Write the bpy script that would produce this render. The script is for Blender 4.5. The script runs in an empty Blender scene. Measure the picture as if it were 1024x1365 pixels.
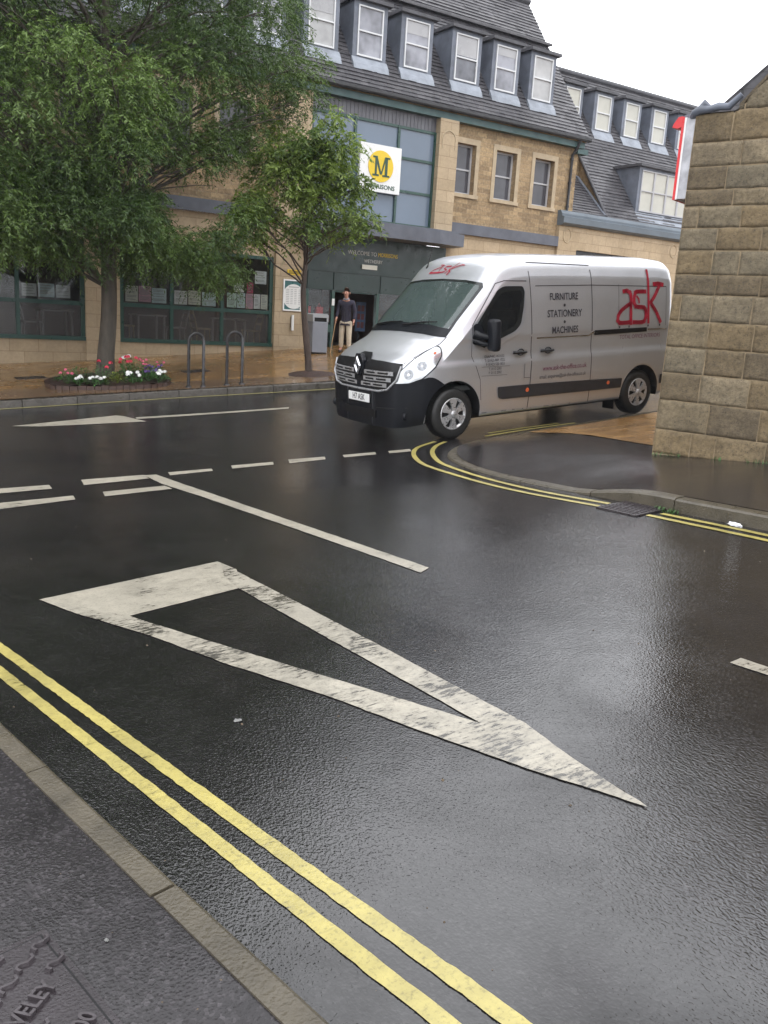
import bpy, bmesh, math, random
import numpy as np
from mathutils import Vector, Matrix, Euler
from mathutils.bvhtree import BVHTree
from mathutils import noise as mnoise

R = math.radians
C = bpy.context.scene.collection
SC = bpy.context.scene
random.seed(7)
EYE = 1.63

# ------------------------------------------------------------------ camera
cd = bpy.data.cameras.new("camera")
cam = bpy.data.objects.new("camera", cd)
C.objects.link(cam)
cd.sensor_fit = 'VERTICAL'
cd.sensor_height = 24.0
cd.lens = 24.0 * 1150.0 / 1365.0
cd.clip_start = 0.05
cd.clip_end = 6000.0
_r = Vector((0.83518504, -0.54670516, 0.05982817))
_d = Vector((-0.0744635, -0.22019233, -0.97261016))
_f = Vector((0.5449047, 0.80785444, -0.22461092))
m = Matrix((( _r.x, -_d.x, -_f.x, 0.0), (_r.y, -_d.y, -_f.y, 0.0), (_r.z, -_d.z, -_f.z, EYE), (0, 0, 0, 1)))
cam.matrix_world = m
SC.camera = cam

# ------------------------------------------------------------------ world: overcast, rainy sky
SUN_EL, SUN_ROT = R(55), R(200)
world = bpy.data.worlds.new("World")
SC.world = world
world.use_nodes = True
nt = world.node_tree
nt.nodes.clear()
wo = nt.nodes.new("ShaderNodeOutputWorld")
bg = nt.nodes.new("ShaderNodeBackground")
sky = nt.nodes.new("ShaderNodeTexSky")
sky.sky_type = 'NISHITA'
sky.sun_disc = False
sky.sun_elevation = SUN_EL
sky.sun_rotation = SUN_ROT
sky.air_density = 1.0
sky.dust_density = 4.0
mx = nt.nodes.new("ShaderNodeMix")
mx.data_type = 'RGBA'
mx.inputs[0].default_value = 0.88            # a closed grey-white cloud deck over the clear sky
mx.inputs[7].default_value = (26.6, 26.9, 27.8, 1)
nt.links.new(sky.outputs[0], mx.inputs[6])
nt.links.new(mx.outputs[2], bg.inputs[0])
bg.inputs[1].default_value = 0.1
nt.links.new(bg.outputs[0], wo.inputs[0])

sl = bpy.data.lights.new("sun", 'SUN')
sl.energy = 0.6
sl.angle = R(25)
sl.color = (1.0, 0.97, 0.93)
sun = bpy.data.objects.new("sun", sl)
C.objects.link(sun)
sd = Vector((math.sin(SUN_ROT) * math.cos(SUN_EL), math.cos(SUN_ROT) * math.cos(SUN_EL), math.sin(SUN_EL)))
sun.rotation_euler = sd.to_track_quat('Z', 'Y').to_euler()

SC.view_settings.view_transform = 'Standard'
SC.view_settings.look = 'None'
SC.view_settings.exposure = 0.0
SC.view_settings.gamma = 1.0
SC.cycles.max_bounces = 6
SC.cycles.transparent_max_bounces = 12
SC.cycles.use_denoising = True
SC.cycles.sample_clamp_indirect = 4.0


# ------------------------------------------------------------------ terrain
def sp(t, k=1.0):
    t = t / k
    return k * (t if t > 30 else math.log1p(math.exp(t)))


def gz(x, y):
    x = max(-60.0, min(60.0, x))
    y = max(-60.0, min(80.0, y))
    return .055 * x + .023 * sp(x - 5) - .05 * (y - sp(y - 9.4))


# ------------------------------------------------------------------ object helpers
WM = {}


def mw(o):
    return WM.get(o.name, Matrix.Identity(4))


def attach(o, parent, local=False):
    if parent is not None:
        o.parent = parent
        if not local:
            o.matrix_parent_inverse = mw(parent).inverted()
        else:
            WM[o.name] = mw(parent).copy()
    return o


def tag(o, label=None, cat=None, group=None, kind=None):
    if label: o["label"] = label
    if cat: o["category"] = cat
    if group: o["group"] = group
    if kind: o["kind"] = kind
    return o


def thing(name, loc, label, cat, group=None, rotz=0.0, mat=None):
    o = bpy.data.objects.new(name, None)
    C.objects.link(o)
    o.empty_display_size = 0.2
    if mat is not None:
        o.matrix_world = mat
        WM[o.name] = mat.copy()
    else:
        o.location = loc
        o.rotation_euler = (0, 0, rotz)
        WM[o.name] = Matrix.LocRotScale(Vector(loc), Euler((0, 0, rotz)), None)
    return tag(o, label, cat, group)


class MB:
    """collects shapes and links them as one mesh"""
    def __init__(s):
        s.v = []; s.f = []; s.smooth = set(); s.mi = []

    def add(s, verts, faces, smooth=False, mi=0):
        b = len(s.v)
        s.v.extend([tuple(q) for q in verts])
        for f in faces:
            if smooth: s.smooth.add(len(s.f))
            s.f.append(tuple(b + i for i in f))
            s.mi.append(mi)
        return s

    def box(s, x0, x1, y0, y1, z0, z1, mi=0, T=None):
        v = [(x0, y0, z0), (x1, y0, z0), (x1, y1, z0), (x0, y1, z0), (x0, y0, z1), (x1, y0, z1), (x1, y1, z1), (x0, y1, z1)]
        if T is not None: v = [T @ Vector(q) for q in v]
        return s.add(v, [(0, 3, 2, 1), (4, 5, 6, 7), (0, 1, 5, 4), (1, 2, 6, 5), (2, 3, 7, 6), (3, 0, 4, 7)], mi=mi)

    def prism(s, poly, axis, a0, a1, mi=0, T=None):
        """poly: 2-D points; extruded along axis 'x','y' or 'z' from a0 to a1"""
        def P(p, a):
            q = {'x': (a, p[0], p[1]), 'y': (p[0], a, p[1]), 'z': (p[0], p[1], a)}[axis]
            return T @ Vector(q) if T is not None else q
        n = len(poly)
        v = [P(p, a0) for p in poly] + [P(p, a1) for p in poly]
        f = [tuple(range(n)), tuple(range(2 * n - 1, n - 1, -1))]
        f += [(i, i + n, (i + 1) % n + n, (i + 1) % n) for i in range(n)]
        return s.add(v, f, mi=mi)

    def tube(s, pts, rad, n=8, cap=True, mi=0, smooth=True):
        pts = [Vector(p) for p in pts]
        if not isinstance(rad, (list, tuple)): rad = [rad] * len(pts)
        rings = []
        up = None
        for i, p in enumerate(pts):
            t = (pts[min(i + 1, len(pts) - 1)] - pts[max(i - 1, 0)]).normalized()
            if up is None:
                up = t.orthogonal().normalized()
            else:
                up = (up - t * up.dot(t))
                up = up.normalized() if up.length > 1e-5 else t.orthogonal().normalized()
            w = t.cross(up)
            rings.append([p + (up * math.cos(2 * math.pi * k / n) + w * math.sin(2 * math.pi * k / n)) * rad[i] for k in range(n)])
        v = [q for r_ in rings for q in r_]
        f = []
        for i in range(len(rings) - 1):
            for k in range(n):
                f.append((i * n + k, i * n + (k + 1) % n, (i + 1) * n + (k + 1) % n, (i + 1) * n + k))
        s.add(v, f, smooth=smooth, mi=mi)
        if cap:
            s.add(rings[0], [tuple(range(n - 1, -1, -1))], mi=mi)
            s.add(rings[-1], [tuple(range(n))], mi=mi)
        return s

    def lathe(s, prof, c, n=20, axis='z', mi=0, smooth=True):
        v = []
        for r_, h in prof:
            for k in range(n):
                a = 2 * math.pi * k / n
                q = (r_ * math.cos(a), r_ * math.sin(a), h)
                if axis == 'y': q = (q[0], q[2], q[1])
                if axis == 'x': q = (q[2], q[0], q[1])
                v.append((c[0] + q[0], c[1] + q[1], c[2] + q[2]))
        f = []
        for i in range(len(prof) - 1):
            for k in range(n):
                f.append((i * n + k, i * n + (k + 1) % n, (i + 1) * n + (k + 1) % n, (i + 1) * n + k))
        return s.add(v, f, smooth=smooth, mi=mi)

    def build(s, name, mat, parent=None, local=False, fix=True, bevel=0.0):
        me = bpy.data.meshes.new(name)
        me.from_pydata(s.v, [], s.f)
        for mm in (mat if isinstance(mat, (list, tuple)) else [mat]):
            me.materials.append(mm)
        for i in s.smooth:
            me.polygons[i].use_smooth = True
        if any(s.mi):
            for i, k in enumerate(s.mi): me.polygons[i].material_index = k
        if fix:
            b = bmesh.new(); b.from_mesh(me)
            bmesh.ops.recalc_face_normals(b, faces=b.faces)
            b.to_mesh(me); b.free()
        me.update()
        o = bpy.data.objects.new(name, me)
        C.objects.link(o)
        if bevel:
            bv = o.modifiers.new("bevel", 'BEVEL'); bv.width = bevel; bv.segments = 2; bv.limit_method = 'ANGLE'
        return attach(o, parent, local)


def struct(o):
    return tag(o, kind='structure')


def copy_tree(o, parent=None):
    c = o.copy(); C.objects.link(c)
    if parent is not None: c.parent = parent
    for ch in list(o.children):
        copy_tree(ch, c)
    return c


# ------------------------------------------------------------------ material helpers
def newmat(name):
    mt = bpy.data.materials.new(name)
    mt.use_nodes = True
    n = mt.node_tree
    n.nodes.clear()
    out = n.nodes.new("ShaderNodeOutputMaterial")
    p = n.nodes.new("ShaderNodeBsdfPrincipled")
    n.links.new(p.outputs[0], out.inputs[0])
    return mt, n, p, out


def nd(n, t, **kw):
    x = n.nodes.new(t)
    for k, v in kw.items():
        if k.startswith('i_'):
            key = k[2:]
            x.inputs[int(key) if key.isdigit() else key.replace('_', ' ')].default_value = v
        else:
            setattr(x, k, v)
    return x


def ramp(n, fac, stops, interp='LINEAR'):
    r_ = n.nodes.new("ShaderNodeValToRGB")
    r_.color_ramp.interpolation = interp
    e = r_.color_ramp.elements
    while len(e) > 1: e.remove(e[-1])
    e[0].position, e[0].color = stops[0][0], rgba(stops[0][1])
    for p_, c_ in stops[1:]:
        q = e.new(p_); q.color = rgba(c_)
    n.links.new(fac, r_.inputs[0])
    return r_.outputs[0]


def rgba(c):
    if isinstance(c, (int, float)): c = (c, c, c)
    return (c[0], c[1], c[2], 1.0)


def mixc(n, fac, a, b, mode='MIX'):
    x = n.nodes.new("ShaderNodeMix"); x.data_type = 'RGBA'; x.blend_type = mode
    for k_, val in ((0, fac), (6, a), (7, b)):
        sock = x.inputs[k_]
        if hasattr(val, 'links'): n.links.new(val, sock)
        elif k_ == 0: sock.default_value = val
        else: sock.default_value = rgba(val)
    return x.outputs[2]


def math_(n, op, a, b=0.0, clamp=False):
    x = n.nodes.new("ShaderNodeMath"); x.operation = op; x.use_clamp = clamp
    for sock, val in ((x.inputs[0], a), (x.inputs[1], b)):
        if hasattr(val, 'links'): n.links.new(val, sock)
        else: sock.default_value = val
    return x.outputs[0]


def coords(n, scale=(1, 1, 1)):
    t = n.nodes.new("ShaderNodeTexCoord")
    mp = n.nodes.new("ShaderNodeMapping")
    mp.inputs[3].default_value = scale
    n.links.new(t.outputs['Object'], mp.inputs[0])
    return mp.outputs[0]


def noise(n, vec, scale, detail=3.0, rough=0.55, dist=0.0, out=0):
    x = n.nodes.new("ShaderNodeTexNoise")
    x.inputs['Scale'].default_value = scale
    x.inputs['Detail'].default_value = detail
    x.inputs['Roughness'].default_value = rough
    x.inputs['Distortion'].default_value = dist
    n.links.new(vec, x.inputs['Vector'])
    return x.outputs[out]


def bump(n, height, strength, dist, normal=None):
    b = n.nodes.new("ShaderNodeBump")
    b.inputs['Strength'].default_value = strength
    b.inputs['Distance'].default_value = dist
    n.links.new(height, b.inputs['Height'])
    if normal is not None: n.links.new(normal, b.inputs['Normal'])
    return b.outputs[0]


def simple(name, col, rough=0.5, metal=0.0, var=0.15, vs=3.0, bmp=0.0, bs=60.0, coat=0.0, spec=0.5, rvar=0.1, scale=(1, 1, 1)):
    mt, n, p, out = newmat(name)
    v = coords(n, scale)
    a = noise(n, v, vs, 4, 0.6)
    c0 = tuple(x * (1 - var) for x in col); c1 = tuple(min(1, x * (1 + var)) for x in col)
    n.links.new(ramp(n, a, [(0.3, c0), (0.7, c1)]), p.inputs['Base Color'])
    n.links.new(ramp(n, noise(n, v, vs * 2.3, 3), [(0.3, max(0, rough - rvar)), (0.7, min(1, rough + rvar))]), p.inputs['Roughness'])
    p.inputs['Metallic'].default_value = metal
    p.inputs['Coat Weight'].default_value = coat
    p.inputs['Coat Roughness'].default_value = 0.05
    p.inputs['Specular IOR Level'].default_value = spec
    if bmp:
        n.links.new(bump(n, noise(n, v, bs, 3), bmp, 0.01), p.inputs['Normal'])
    return mt


def masonry(name, c1, c2, mortar, bw, bh, ms, grime=0.2, rock=0.0, rough=0.8, off=0.5, wet=0.0, mode='wall', mortar_smooth=0.1, fine=0.25):
    """coursed stone or paving, mapped on the wall's own metres"""
    mt, n, p, out = newmat(name)
    t = n.nodes.new("ShaderNodeTexCoord")
    sx = n.nodes.new("ShaderNodeSeparateXYZ"); n.links.new(t.outputs['Object'], sx.inputs[0])
    cx = n.nodes.new("ShaderNodeCombineXYZ")
    if mode == 'wall':
        n.links.new(math_(n, 'ADD', sx.outputs[0], sx.outputs[1]), cx.inputs[0]); n.links.new(sx.outputs[2], cx.inputs[1])
    elif mode == 'floor':
        n.links.new(sx.outputs[0], cx.inputs[0]); n.links.new(sx.outputs[1], cx.inputs[1])
    elif mode == 'slate':
        n.links.new(sx.outputs[0], cx.inputs[0]); n.links.new(math_(n, 'MULTIPLY', sx.outputs[2], 1.25), cx.inputs[1])
    b = nd(n, "ShaderNodeTexBrick", offset=off)
    b.inputs['Scale'].default_value = 1.0
    b.inputs['Brick Width'].default_value = bw
    b.inputs['Row Height'].default_value = bh
    b.inputs['Mortar Size'].default_value = ms
    b.inputs['Mortar Smooth'].default_value = mortar_smooth
    b.inputs['Bias'].default_value = 0.0
    b.inputs['Color1'].default_value = rgba(c1)
    b.inputs['Color2'].default_value = rgba(c2)
    b.inputs['Mortar'].default_value = rgba(mortar)
    # wobble the joints slightly
    wob = noise(n, t.outputs['Object'], 2.5, 2, out=1)
    vm = n.nodes.new("ShaderNodeVectorMath"); vm.operation = 'MULTIPLY_ADD'
    n.links.new(wob, vm.inputs[0]); vm.inputs[1].default_value = (0.03, 0.03, 0) if rock else (0.006, 0.006, 0); n.links.new(cx.outputs[0], vm.inputs[2])
    n.links.new(vm.outputs[0], b.inputs['Vector'])
    g1 = noise(n, t.outputs['Object'], 0.9, 5, 0.65)
    g2 = noise(n, t.outputs['Object'], 14.0, 4, 0.6)
    col = mixc(n, 1.0, b.outputs[0], ramp(n, g1, [(0.3, 1 - grime), (0.7, 1.0 + grime * 0.4)]), 'MULTIPLY')
    col = mixc(n, 1.0, col, ramp(n, g2, [(0.3, 1 - fine), (0.7, 1.0 + fine * 0.5)]), 'MULTIPLY')
    n.links.new(col, p.inputs['Base Color'])
    h = math_(n, 'MULTIPLY', b.outputs[1], -1.0)
    nb = bump(n, h, 0.6, 0.012)
    if rock:
        nb = bump(n, noise(n, t.outputs['Object'], 9.0, 4, 0.6), rock, 0.03, nb)
    n.links.new(nb, p.inputs['Normal'])
    if wet:
        rr = ramp(n, noise(n, t.outputs['Object'], 1.3, 4, 0.6), [(0.35, wet), (0.65, wet + 0.22)])
        n.links.new(rr, p.inputs['Roughness'])
    else:
        p.inputs['Roughness'].default_value = rough
    return mt


def wet_asphalt(name, base=(0.022, 0.021, 0.023), agg=0.5, film=1.0, paint=None, wear=0.5, rlo=0.06, rhi=0.3, wavy=0.5, ior=1.6):
    """rain-soaked tarmac: dark stones under a rippled film; PAINT lays a worn thermoplastic over it"""
    mt, n, p, out = newmat(name)
    t = n.nodes.new("ShaderNodeTexCoord"); v = t.outputs['Object']
    stones = n.nodes.new("ShaderNodeTexVoronoi"); stones.inputs['Scale'].default_value = 95.0
    n.links.new(v, stones.inputs['Vector'])
    big = noise(n, v, 0.55, 4, 0.6, 0.6)
    mid = noise(n, v, 5.0, 4, 0.6)
    fine = noise(n, v, 130.0, 2, 0.5)
    col = mixc(n, ramp(n, stones.outputs['Color'], [(0.62, 0.0), (0.95, agg)]), base, tuple(x * 2.6 for x in base))
    col = mixc(n, 1.0, col, ramp(n, mid, [(0.3, 0.75), (0.7, 1.25)]), 'MULTIPLY')
    col = mixc(n, 1.0, col, ramp(n, big, [(0.3, 0.8), (0.7, 1.3)]), 'MULTIPLY')
    cr = n.nodes.new("ShaderNodeTexVoronoi"); cr.feature = 'DISTANCE_TO_EDGE'; cr.inputs['Scale'].default_value = 0.42
    wv = n.nodes.new("ShaderNodeVectorMath"); wv.operation = 'MULTIPLY_ADD'; n.links.new(noise(n, v, 2.4, 5, 0.7, out=1), wv.inputs[0]); wv.inputs[1].default_value = (.55, .55, 0); n.links.new(v, wv.inputs[2]); n.links.new(wv.outputs[0], cr.inputs['Vector'])
    crk = math_(n, 'MULTIPLY', ramp(n, cr.outputs['Distance'], [(0.0015, 1.0), (0.004, 0.0)]), ramp(n, noise(n, v, .35, 2, .5), [(0.50, 0.0), (0.62, .8)]))
    col = mixc(n, crk, col, (0.002, 0.002, 0.002))
    # where the water stands the surface is smooth, elsewhere the stones break it up
    film_m = ramp(n, noise(n, v, 0.8, 5, 0.62, 0.4), [(0.38, 1.0), (0.62, 0.0)])
    rough = mixc(n, film_m, rhi, rlo)
    if film: n.links.new(ramp(n, film_m, [(0.0, 0.36), (1.0, 0.74)]), p.inputs['Specular IOR Level'])
    rip = nd(n, "ShaderNodeTexNoise"); rip.inputs['Scale'].default_value = 105.0; rip.inputs['Detail'].default_value = 2.0; rip.inputs['Roughness'].default_value = 0.45; rip.inputs['Distortion'].default_value = 0.5
    mp = n.nodes.new("ShaderNodeMapping"); mp.inputs[3].default_value = (1.0, 0.62, 1.0); mp.inputs[2].default_value = (0, 0, R(30))
    n.links.new(v, mp.inputs[0]); n.links.new(mp.outputs[0], rip.inputs['Vector'])
    calm = ramp(n, noise(n, v, 0.45, 3, 0.6, 0.5), [(0.40, 0.35), (0.60, 1.0)])
    hgt = math_(n, 'MULTIPLY', rip.outputs[0], calm)
    nb = bump(n, hgt, wavy, 0.006)
    nb = bump(n, stones.outputs['Distance'], 0.16, 0.003, nb)
    nb = bump(n, noise(n, v, 6.0, 3, 0.5), 0.10, 0.010, nb)
    nb = bump(n, fine, 0.16, 0.002, nb)
    if paint is not None:
        mpw = n.nodes.new("ShaderNodeMapping"); mpw.inputs[2].default_value = (0, 0, R(14)); mpw.inputs[3].default_value = (0.45, 1.5, 1.0); n.links.new(v, mpw.inputs[0])
        w1 = noise(n, mpw.outputs[0], 30.0, 6, 0.75)
        w2 = noise(n, v, 3.0, 4, 0.6)
        msk = math_(n, 'ADD', math_(n, 'MULTIPLY', w1, 1.0), math_(n, 'MULTIPLY', w2, 0.75))
        fac = ramp(n, msk, [(wear - .02, 0.16), (wear + 0.04, 0.72), (wear + 0.16, 1.0)])
        pc = mixc(n, 1.0, paint, ramp(n, noise(n, v, 11.0, 4, 0.6), [(0.3, 0.78), (0.7, 1.05)]), 'MULTIPLY')
        pc = mixc(n, 1.0, pc, ramp(n, noise(n, v, 1.6, 3, 0.6), [(0.3, 0.78), (0.7, 1.08)]), 'MULTIPLY')
        pc = mixc(n, 1.0, pc, ramp(n, noise(n, v, 70.0, 4, 0.7), [(0.30, 0.55), (0.48, 1.0)]), 'MULTIPLY')
        col = mixc(n, fac, col, pc)
        rough = mixc(n, fac, rough, 0.38)
    n.links.new(col, p.inputs['Base Color'])
    n.links.new(rough, p.inputs['Roughness'])
    n.links.new(nb, p.inputs['Normal'])
    p.inputs['IOR'].default_value = ior
    return mt


MT = {}
MT['road'] = wet_asphalt("wet road", base=(0.0115, 0.0108, 0.0112), agg=.8, rlo=.035, rhi=.10, wavy=.44, ior=1.58)
MT['pave'] = wet_asphalt("wet footway", base=(0.021, 0.019, 0.0205), agg=0.9, rlo=0.10, rhi=0.30, wavy=0.20, ior=1.36)
MT['pave_dark'] = wet_asphalt("wet corner footway", base=(0.02, 0.018, 0.018), agg=0.5, rlo=0.05, rhi=0.25, wavy=0.25)
MT['white'] = wet_asphalt("white road paint", base=(0.0095, 0.009, 0.0092), paint=(0.37, 0.34, 0.275), wear=0.68, wavy=0.2)
MT['white_worn'] = wet_asphalt("worn white road paint", base=(0.0095, 0.009, 0.0092), paint=(0.38, 0.35, 0.285), wear=0.772, wavy=0.2)
MT['yellow'] = wet_asphalt("yellow road paint", base=(0.0095, 0.009, 0.0092), paint=(0.43, 0.365, 0.105), wear=0.64, wavy=0.2)
MT['yellow_old'] = wet_asphalt("faded yellow road paint", paint=(0.34, 0.30, 0.12), wear=0.66, wavy=0.2)
MT['kerb'] = simple("wet kerb stone", (0.075, 0.064, 0.045), 0.34, var=0.3, vs=5, bmp=0.5, bs=70)
MT['kerb_far'] = simple("wet dark kerb stone", (0.075, 0.068, 0.06), 0.3, var=0.3, vs=4, bmp=0.3, bs=60)
MT['blocks'] = masonry("wet buff block paving", (0.40, 0.225, 0.085), (0.26, 0.145, 0.055), (0.08, 0.05, 0.027), 0.42, 0.21, 0.006, grime=0.35, mode='floor', wet=0.09, fine=0.15)
MT['blocks_brown'] = masonry("wet brown block paving", (0.21, 0.13, 0.07), (0.15, 0.09, 0.05), (0.07, 0.045, 0.03), 0.21, 0.11, 0.005, grime=0.35, mode='floor', wet=0.09, fine=0.15)


# ------------------------------------------------------------------ ground sheets
def grid_coords(a, b, fine_a, fine_b, fine, coarse):
    out = [a]
    while out[-1] < b:
        x = out[-1]
        if fine_a <= x < fine_b: st = fine
        else:
            dd = min(abs(x - fine_a), abs(x - fine_b))
            st = min(coarse, max(fine, dd * 0.4))
            if x < fine_a: st = min(st, fine_a - x) if fine_a - x > 1e-6 else fine
        out.append(x + st)
    return out


mb = MB()
xs = grid_coords(-600, 600, -8, 40, 0.5, 400)
ys = grid_coords(-600, 600, -4, 26, 0.5, 400)
idx = {}
for i, x in enumerate(xs):
    for j, y in enumerate(ys):
        idx[i, j] = len(mb.v); mb.v.append((x, y, gz(x, y)))
for i in range(len(xs) - 1):
    for j in range(len(ys) - 1):
        mb.smooth.add(len(mb.f)); mb.f.append((idx[i, j], idx[i + 1, j], idx[i + 1, j + 1], idx[i, j + 1])); mb.mi.append(0)
struct(mb.build("road", MT['road']))


def cut_poly(poly, step, xr=True, yr=True):
    """bmesh of a flat polygon cut by a metric grid so it can be laid on a curved surface"""
    b = bmesh.new()
    vs = [b.verts.new((p[0], p[1], 0)) for p in poly]
    b.faces.new(vs)
    xs_ = [p[0] for p in poly]; ys_ = [p[1] for p in poly]
    k = math.ceil(min(xs_) / step)
    while k * step < max(xs_):
        if k * step > min(xs_) + 1e-6:
            bmesh.ops.bisect_plane(b, geom=b.verts[:] + b.edges[:] + b.faces[:], plane_co=(k * step, 0, 0), plane_no=(1, 0, 0), dist=1e-7)
        k += 1
    k = math.ceil(min(ys_) / step)
    while k * step < max(ys_):
        if k * step > min(ys_) + 1e-6:
            bmesh.ops.bisect_plane(b, geom=b.verts[:] + b.edges[:] + b.faces[:], plane_co=(0, k * step, 0), plane_no=(0, 1, 0), dist=1e-7)
        k += 1
    b.verts.index_update()
    return b


def drape(polys, name, mat, off=0.004, step=0.5, zf=None, skirt=0.0):
    zf = zf or (lambda x, y: gz(x, y) + off)
    me = bpy.data.meshes.new(name)
    mbx = MB()
    for poly in polys:
        a2 = sum(poly[i][0] * poly[(i + 1) % len(poly)][1] - poly[(i + 1) % len(poly)][0] * poly[i][1] for i in range(len(poly)))
        if a2 < 0: poly = poly[::-1]
        b = cut_poly(poly, step)
        b.verts.ensure_lookup_table()
        base = len(mbx.v)
        for v in b.verts: mbx.v.append((v.co.x, v.co.y, zf(v.co.x, v.co.y)))
        for f in b.faces:
            mbx.smooth.add(len(mbx.f)); mbx.f.append(tuple(base + v.index for v in f.verts)); mbx.mi.append(0)
        if skirt:
            for e in b.edges:
                if len(e.link_faces) == 1:
                    a_, c_ = base + e.verts[0].index, base + e.verts[1].index
                    k = len(mbx.v)
                    mbx.v.append((mbx.v[a_][0], mbx.v[a_][1], mbx.v[a_][2] - skirt)); mbx.v.append((mbx.v[c_][0], mbx.v[c_][1], mbx.v[c_][2] - skirt))
                    mbx.f.append((a_, c_, k + 1, k)); mbx.mi.append(0)
        b.free()
    return mbx.build(name, mat, fix=False)


def ribbon(path, o0, o1, name, mat, zf, mb_=None, build=True):
    """flat band following PATH between side offsets o0 and o1 (left of travel is positive)"""
    mbx = mb_ or MB()
    n = len(path)
    L_ = []
    for i in range(n):
        a = Vector(path[max(i - 1, 0)]); c = Vector(path[min(i + 1, n - 1)])
        t = (c - a).normalized(); nn = Vector((-t.y, t.x))
        p = Vector(path[i])
        j0 = .003 * mnoise.noise(Vector((p.x * 14, p.y * 14, 1))) + .004 * mnoise.noise(Vector((p.x * 45, p.y * 45, 5)))
        j1 = .003 * mnoise.noise(Vector((p.x * 14, p.y * 14, 7))) + .004 * mnoise.noise(Vector((p.x * 45, p.y * 45, 9)))
        L_.append((p + nn * (o0 + j0), p + nn * (o1 + j1)))
    base = len(mbx.v)
    for a, c in L_:
        mbx.v.append((a.x, a.y, zf(a.x, a.y))); mbx.v.append((c.x, c.y, zf(c.x, c.y)))
    for i in range(n - 1):
        k = base + 2 * i
        mbx.smooth.add(len(mbx.f)); mbx.f.append((k, k + 2, k + 3, k + 1)); mbx.mi.append(0)
    if build: return mbx.build(name, mat)


def smooth_path(pts, step=0.2):
    """Catmull-Rom through the points"""
    P_ = [Vector(p) for p in pts]
    P_ = [P_[0] * 2 - P_[1]] + P_ + [P_[-1] * 2 - P_[-2]]
    out = []
    for i in range(1, len(P_) - 2):
        a, b_, c, d = P_[i - 1:i + 3]
        k = max(1, int((c - b_).length / step))
        for j in range(k):
            t = j / k
            out.append(tuple(0.5 * ((2 * b_) + (c - a) * t + (2 * a - 5 * b_ + 4 * c - d) * t * t + (3 * b_ - a - 3 * c + d) * t ** 3)))
    out.append(tuple(P_[-2]))
    return out


# --- far footway in front of the shop
FK = smooth_path([(-40, 15.75), (-8, 15.72), (2.6, 15.68), (5.5, 15.62), (8.7, 15.12), (12, 14.8), (20, 14.6), (60, 14.6)], 0.4)


def fpav(x, y):
    return gz(x, y) + .12 + .03 * max(0.0, y - 15.7) - 0.0


far_poly = [(p[0], p[1] + .15) for p in FK] + [(60, 21.3), (-40, 21.3)]
struct(drape([far_poly], "pavement", MT['blocks'], step=0.8, zf=lambda x, y: fpav(x, y)))
brown = [(p[0], p[1] + .15) for p in FK] + [(p[0], p[1] + 1.15) for p in FK[::-1]]
struct(drape([brown], "pavement_edge_strip", MT['blocks_brown'], step=0.8, zf=lambda x, y: fpav(x, y) + .004))


def kerb_line(path, name, mat, width, hf, stone=0.915, inner_drop=0.25):
    """kerb stones along PATH (road edge), hf(x, y) gives the upstand"""
    mbx = MB()
    d = 0.0
    i = 0
    pts = [Vector(p) for p in path]
    seg = [0.0]
    for a, c in zip(pts, pts[1:]): seg.append(seg[-1] + (c - a).length)
    tot = seg[-1]

    def at(s):
        s = max(0, min(tot, s))
        for k in range(len(pts) - 1):
            if seg[k + 1] >= s:
                f = (s - seg[k]) / max(1e-9, seg[k + 1] - seg[k])
                t = (pts[k + 1] - pts[k]).normalized()
                return pts[k].lerp(pts[k + 1], f), t
        return pts[-1], (pts[-1] - pts[-2]).normalized()
    s = 0.0
    rnd = random.Random(3)
    while s < tot - 0.05:
        e = min(tot, s + stone)
        jit = rnd.uniform(-.004, .004); ox = rnd.uniform(-.004, .004)
        secs = []
        kk = 4
        for q in range(kk + 1):
            ss = s + .006 + (e - s - .012) * q / kk
            p, t = at(ss); nn = Vector((-t.y, t.x))
            h = hf(p.x, p.y)
            a = p + nn * ox; b_ = p + nn * (width + ox)
            za, zb_ = gz(a.x, a.y) + h + jit, gz(b_.x, b_.y) + h + jit
            ca = a + nn * .018
            secs.append([(a.x, a.y, gz(a.x, a.y) - .1), (a.x, a.y, za - .016), (ca.x, ca.y, za), (b_.x, b_.y, zb_), (b_.x, b_.y, zb_ - inner_drop)])
        m_ = 5
        vv = [v for sec in secs for v in sec]
        ff = [(a * m_ + b2, a * m_ + b2 + 1, (a + 1) * m_ + b2 + 1, (a + 1) * m_ + b2) for a in range(kk) for b2 in range(m_ - 1)]
        ff += [tuple(range(m_)), tuple(range(len(vv) - 1, len(vv) - 1 - m_, -1))]
        mbx.add(vv, ff)
        s = e
    return struct(mbx.build(name, mat))


kerb_line(FK, "kerb", MT['kerb_far'], .15, lambda x, y: .115)

# --- near footway on the left
NKC = smooth_path([(-40, 8.9), (-4, 8.9), (-1.9, 8.6), (-0.6, 7.8), (0.05, 6.9), (0.3, 6.0), (0.42, 4.6), (0.527, 3.479), (0.618, 2.919), (0.69, 2.476), (0.748, 2.119), (0.796, 1.823), (0.836, 1.576), (0.87, 1.365), (0.98, 0.4), (1.15, -1.5), (1.3, -8)], 0.3)
NKR = NKC[::-1]                       # travelling so the footway lies on the left
kerb_line(NKR, "kerb.001", MT['kerb'], .085, lambda x, y: .10)
near_poly = [(p[0] - .08, p[1]) if p[1] < 8 else (p[0], p[1] - .08) for p in NKC] + [(-40, -8)]
struct(drape([near_poly], "pavement.001", MT['pave'], step=0.5, zf=lambda x, y: gz(x, y) + .095))

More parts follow.
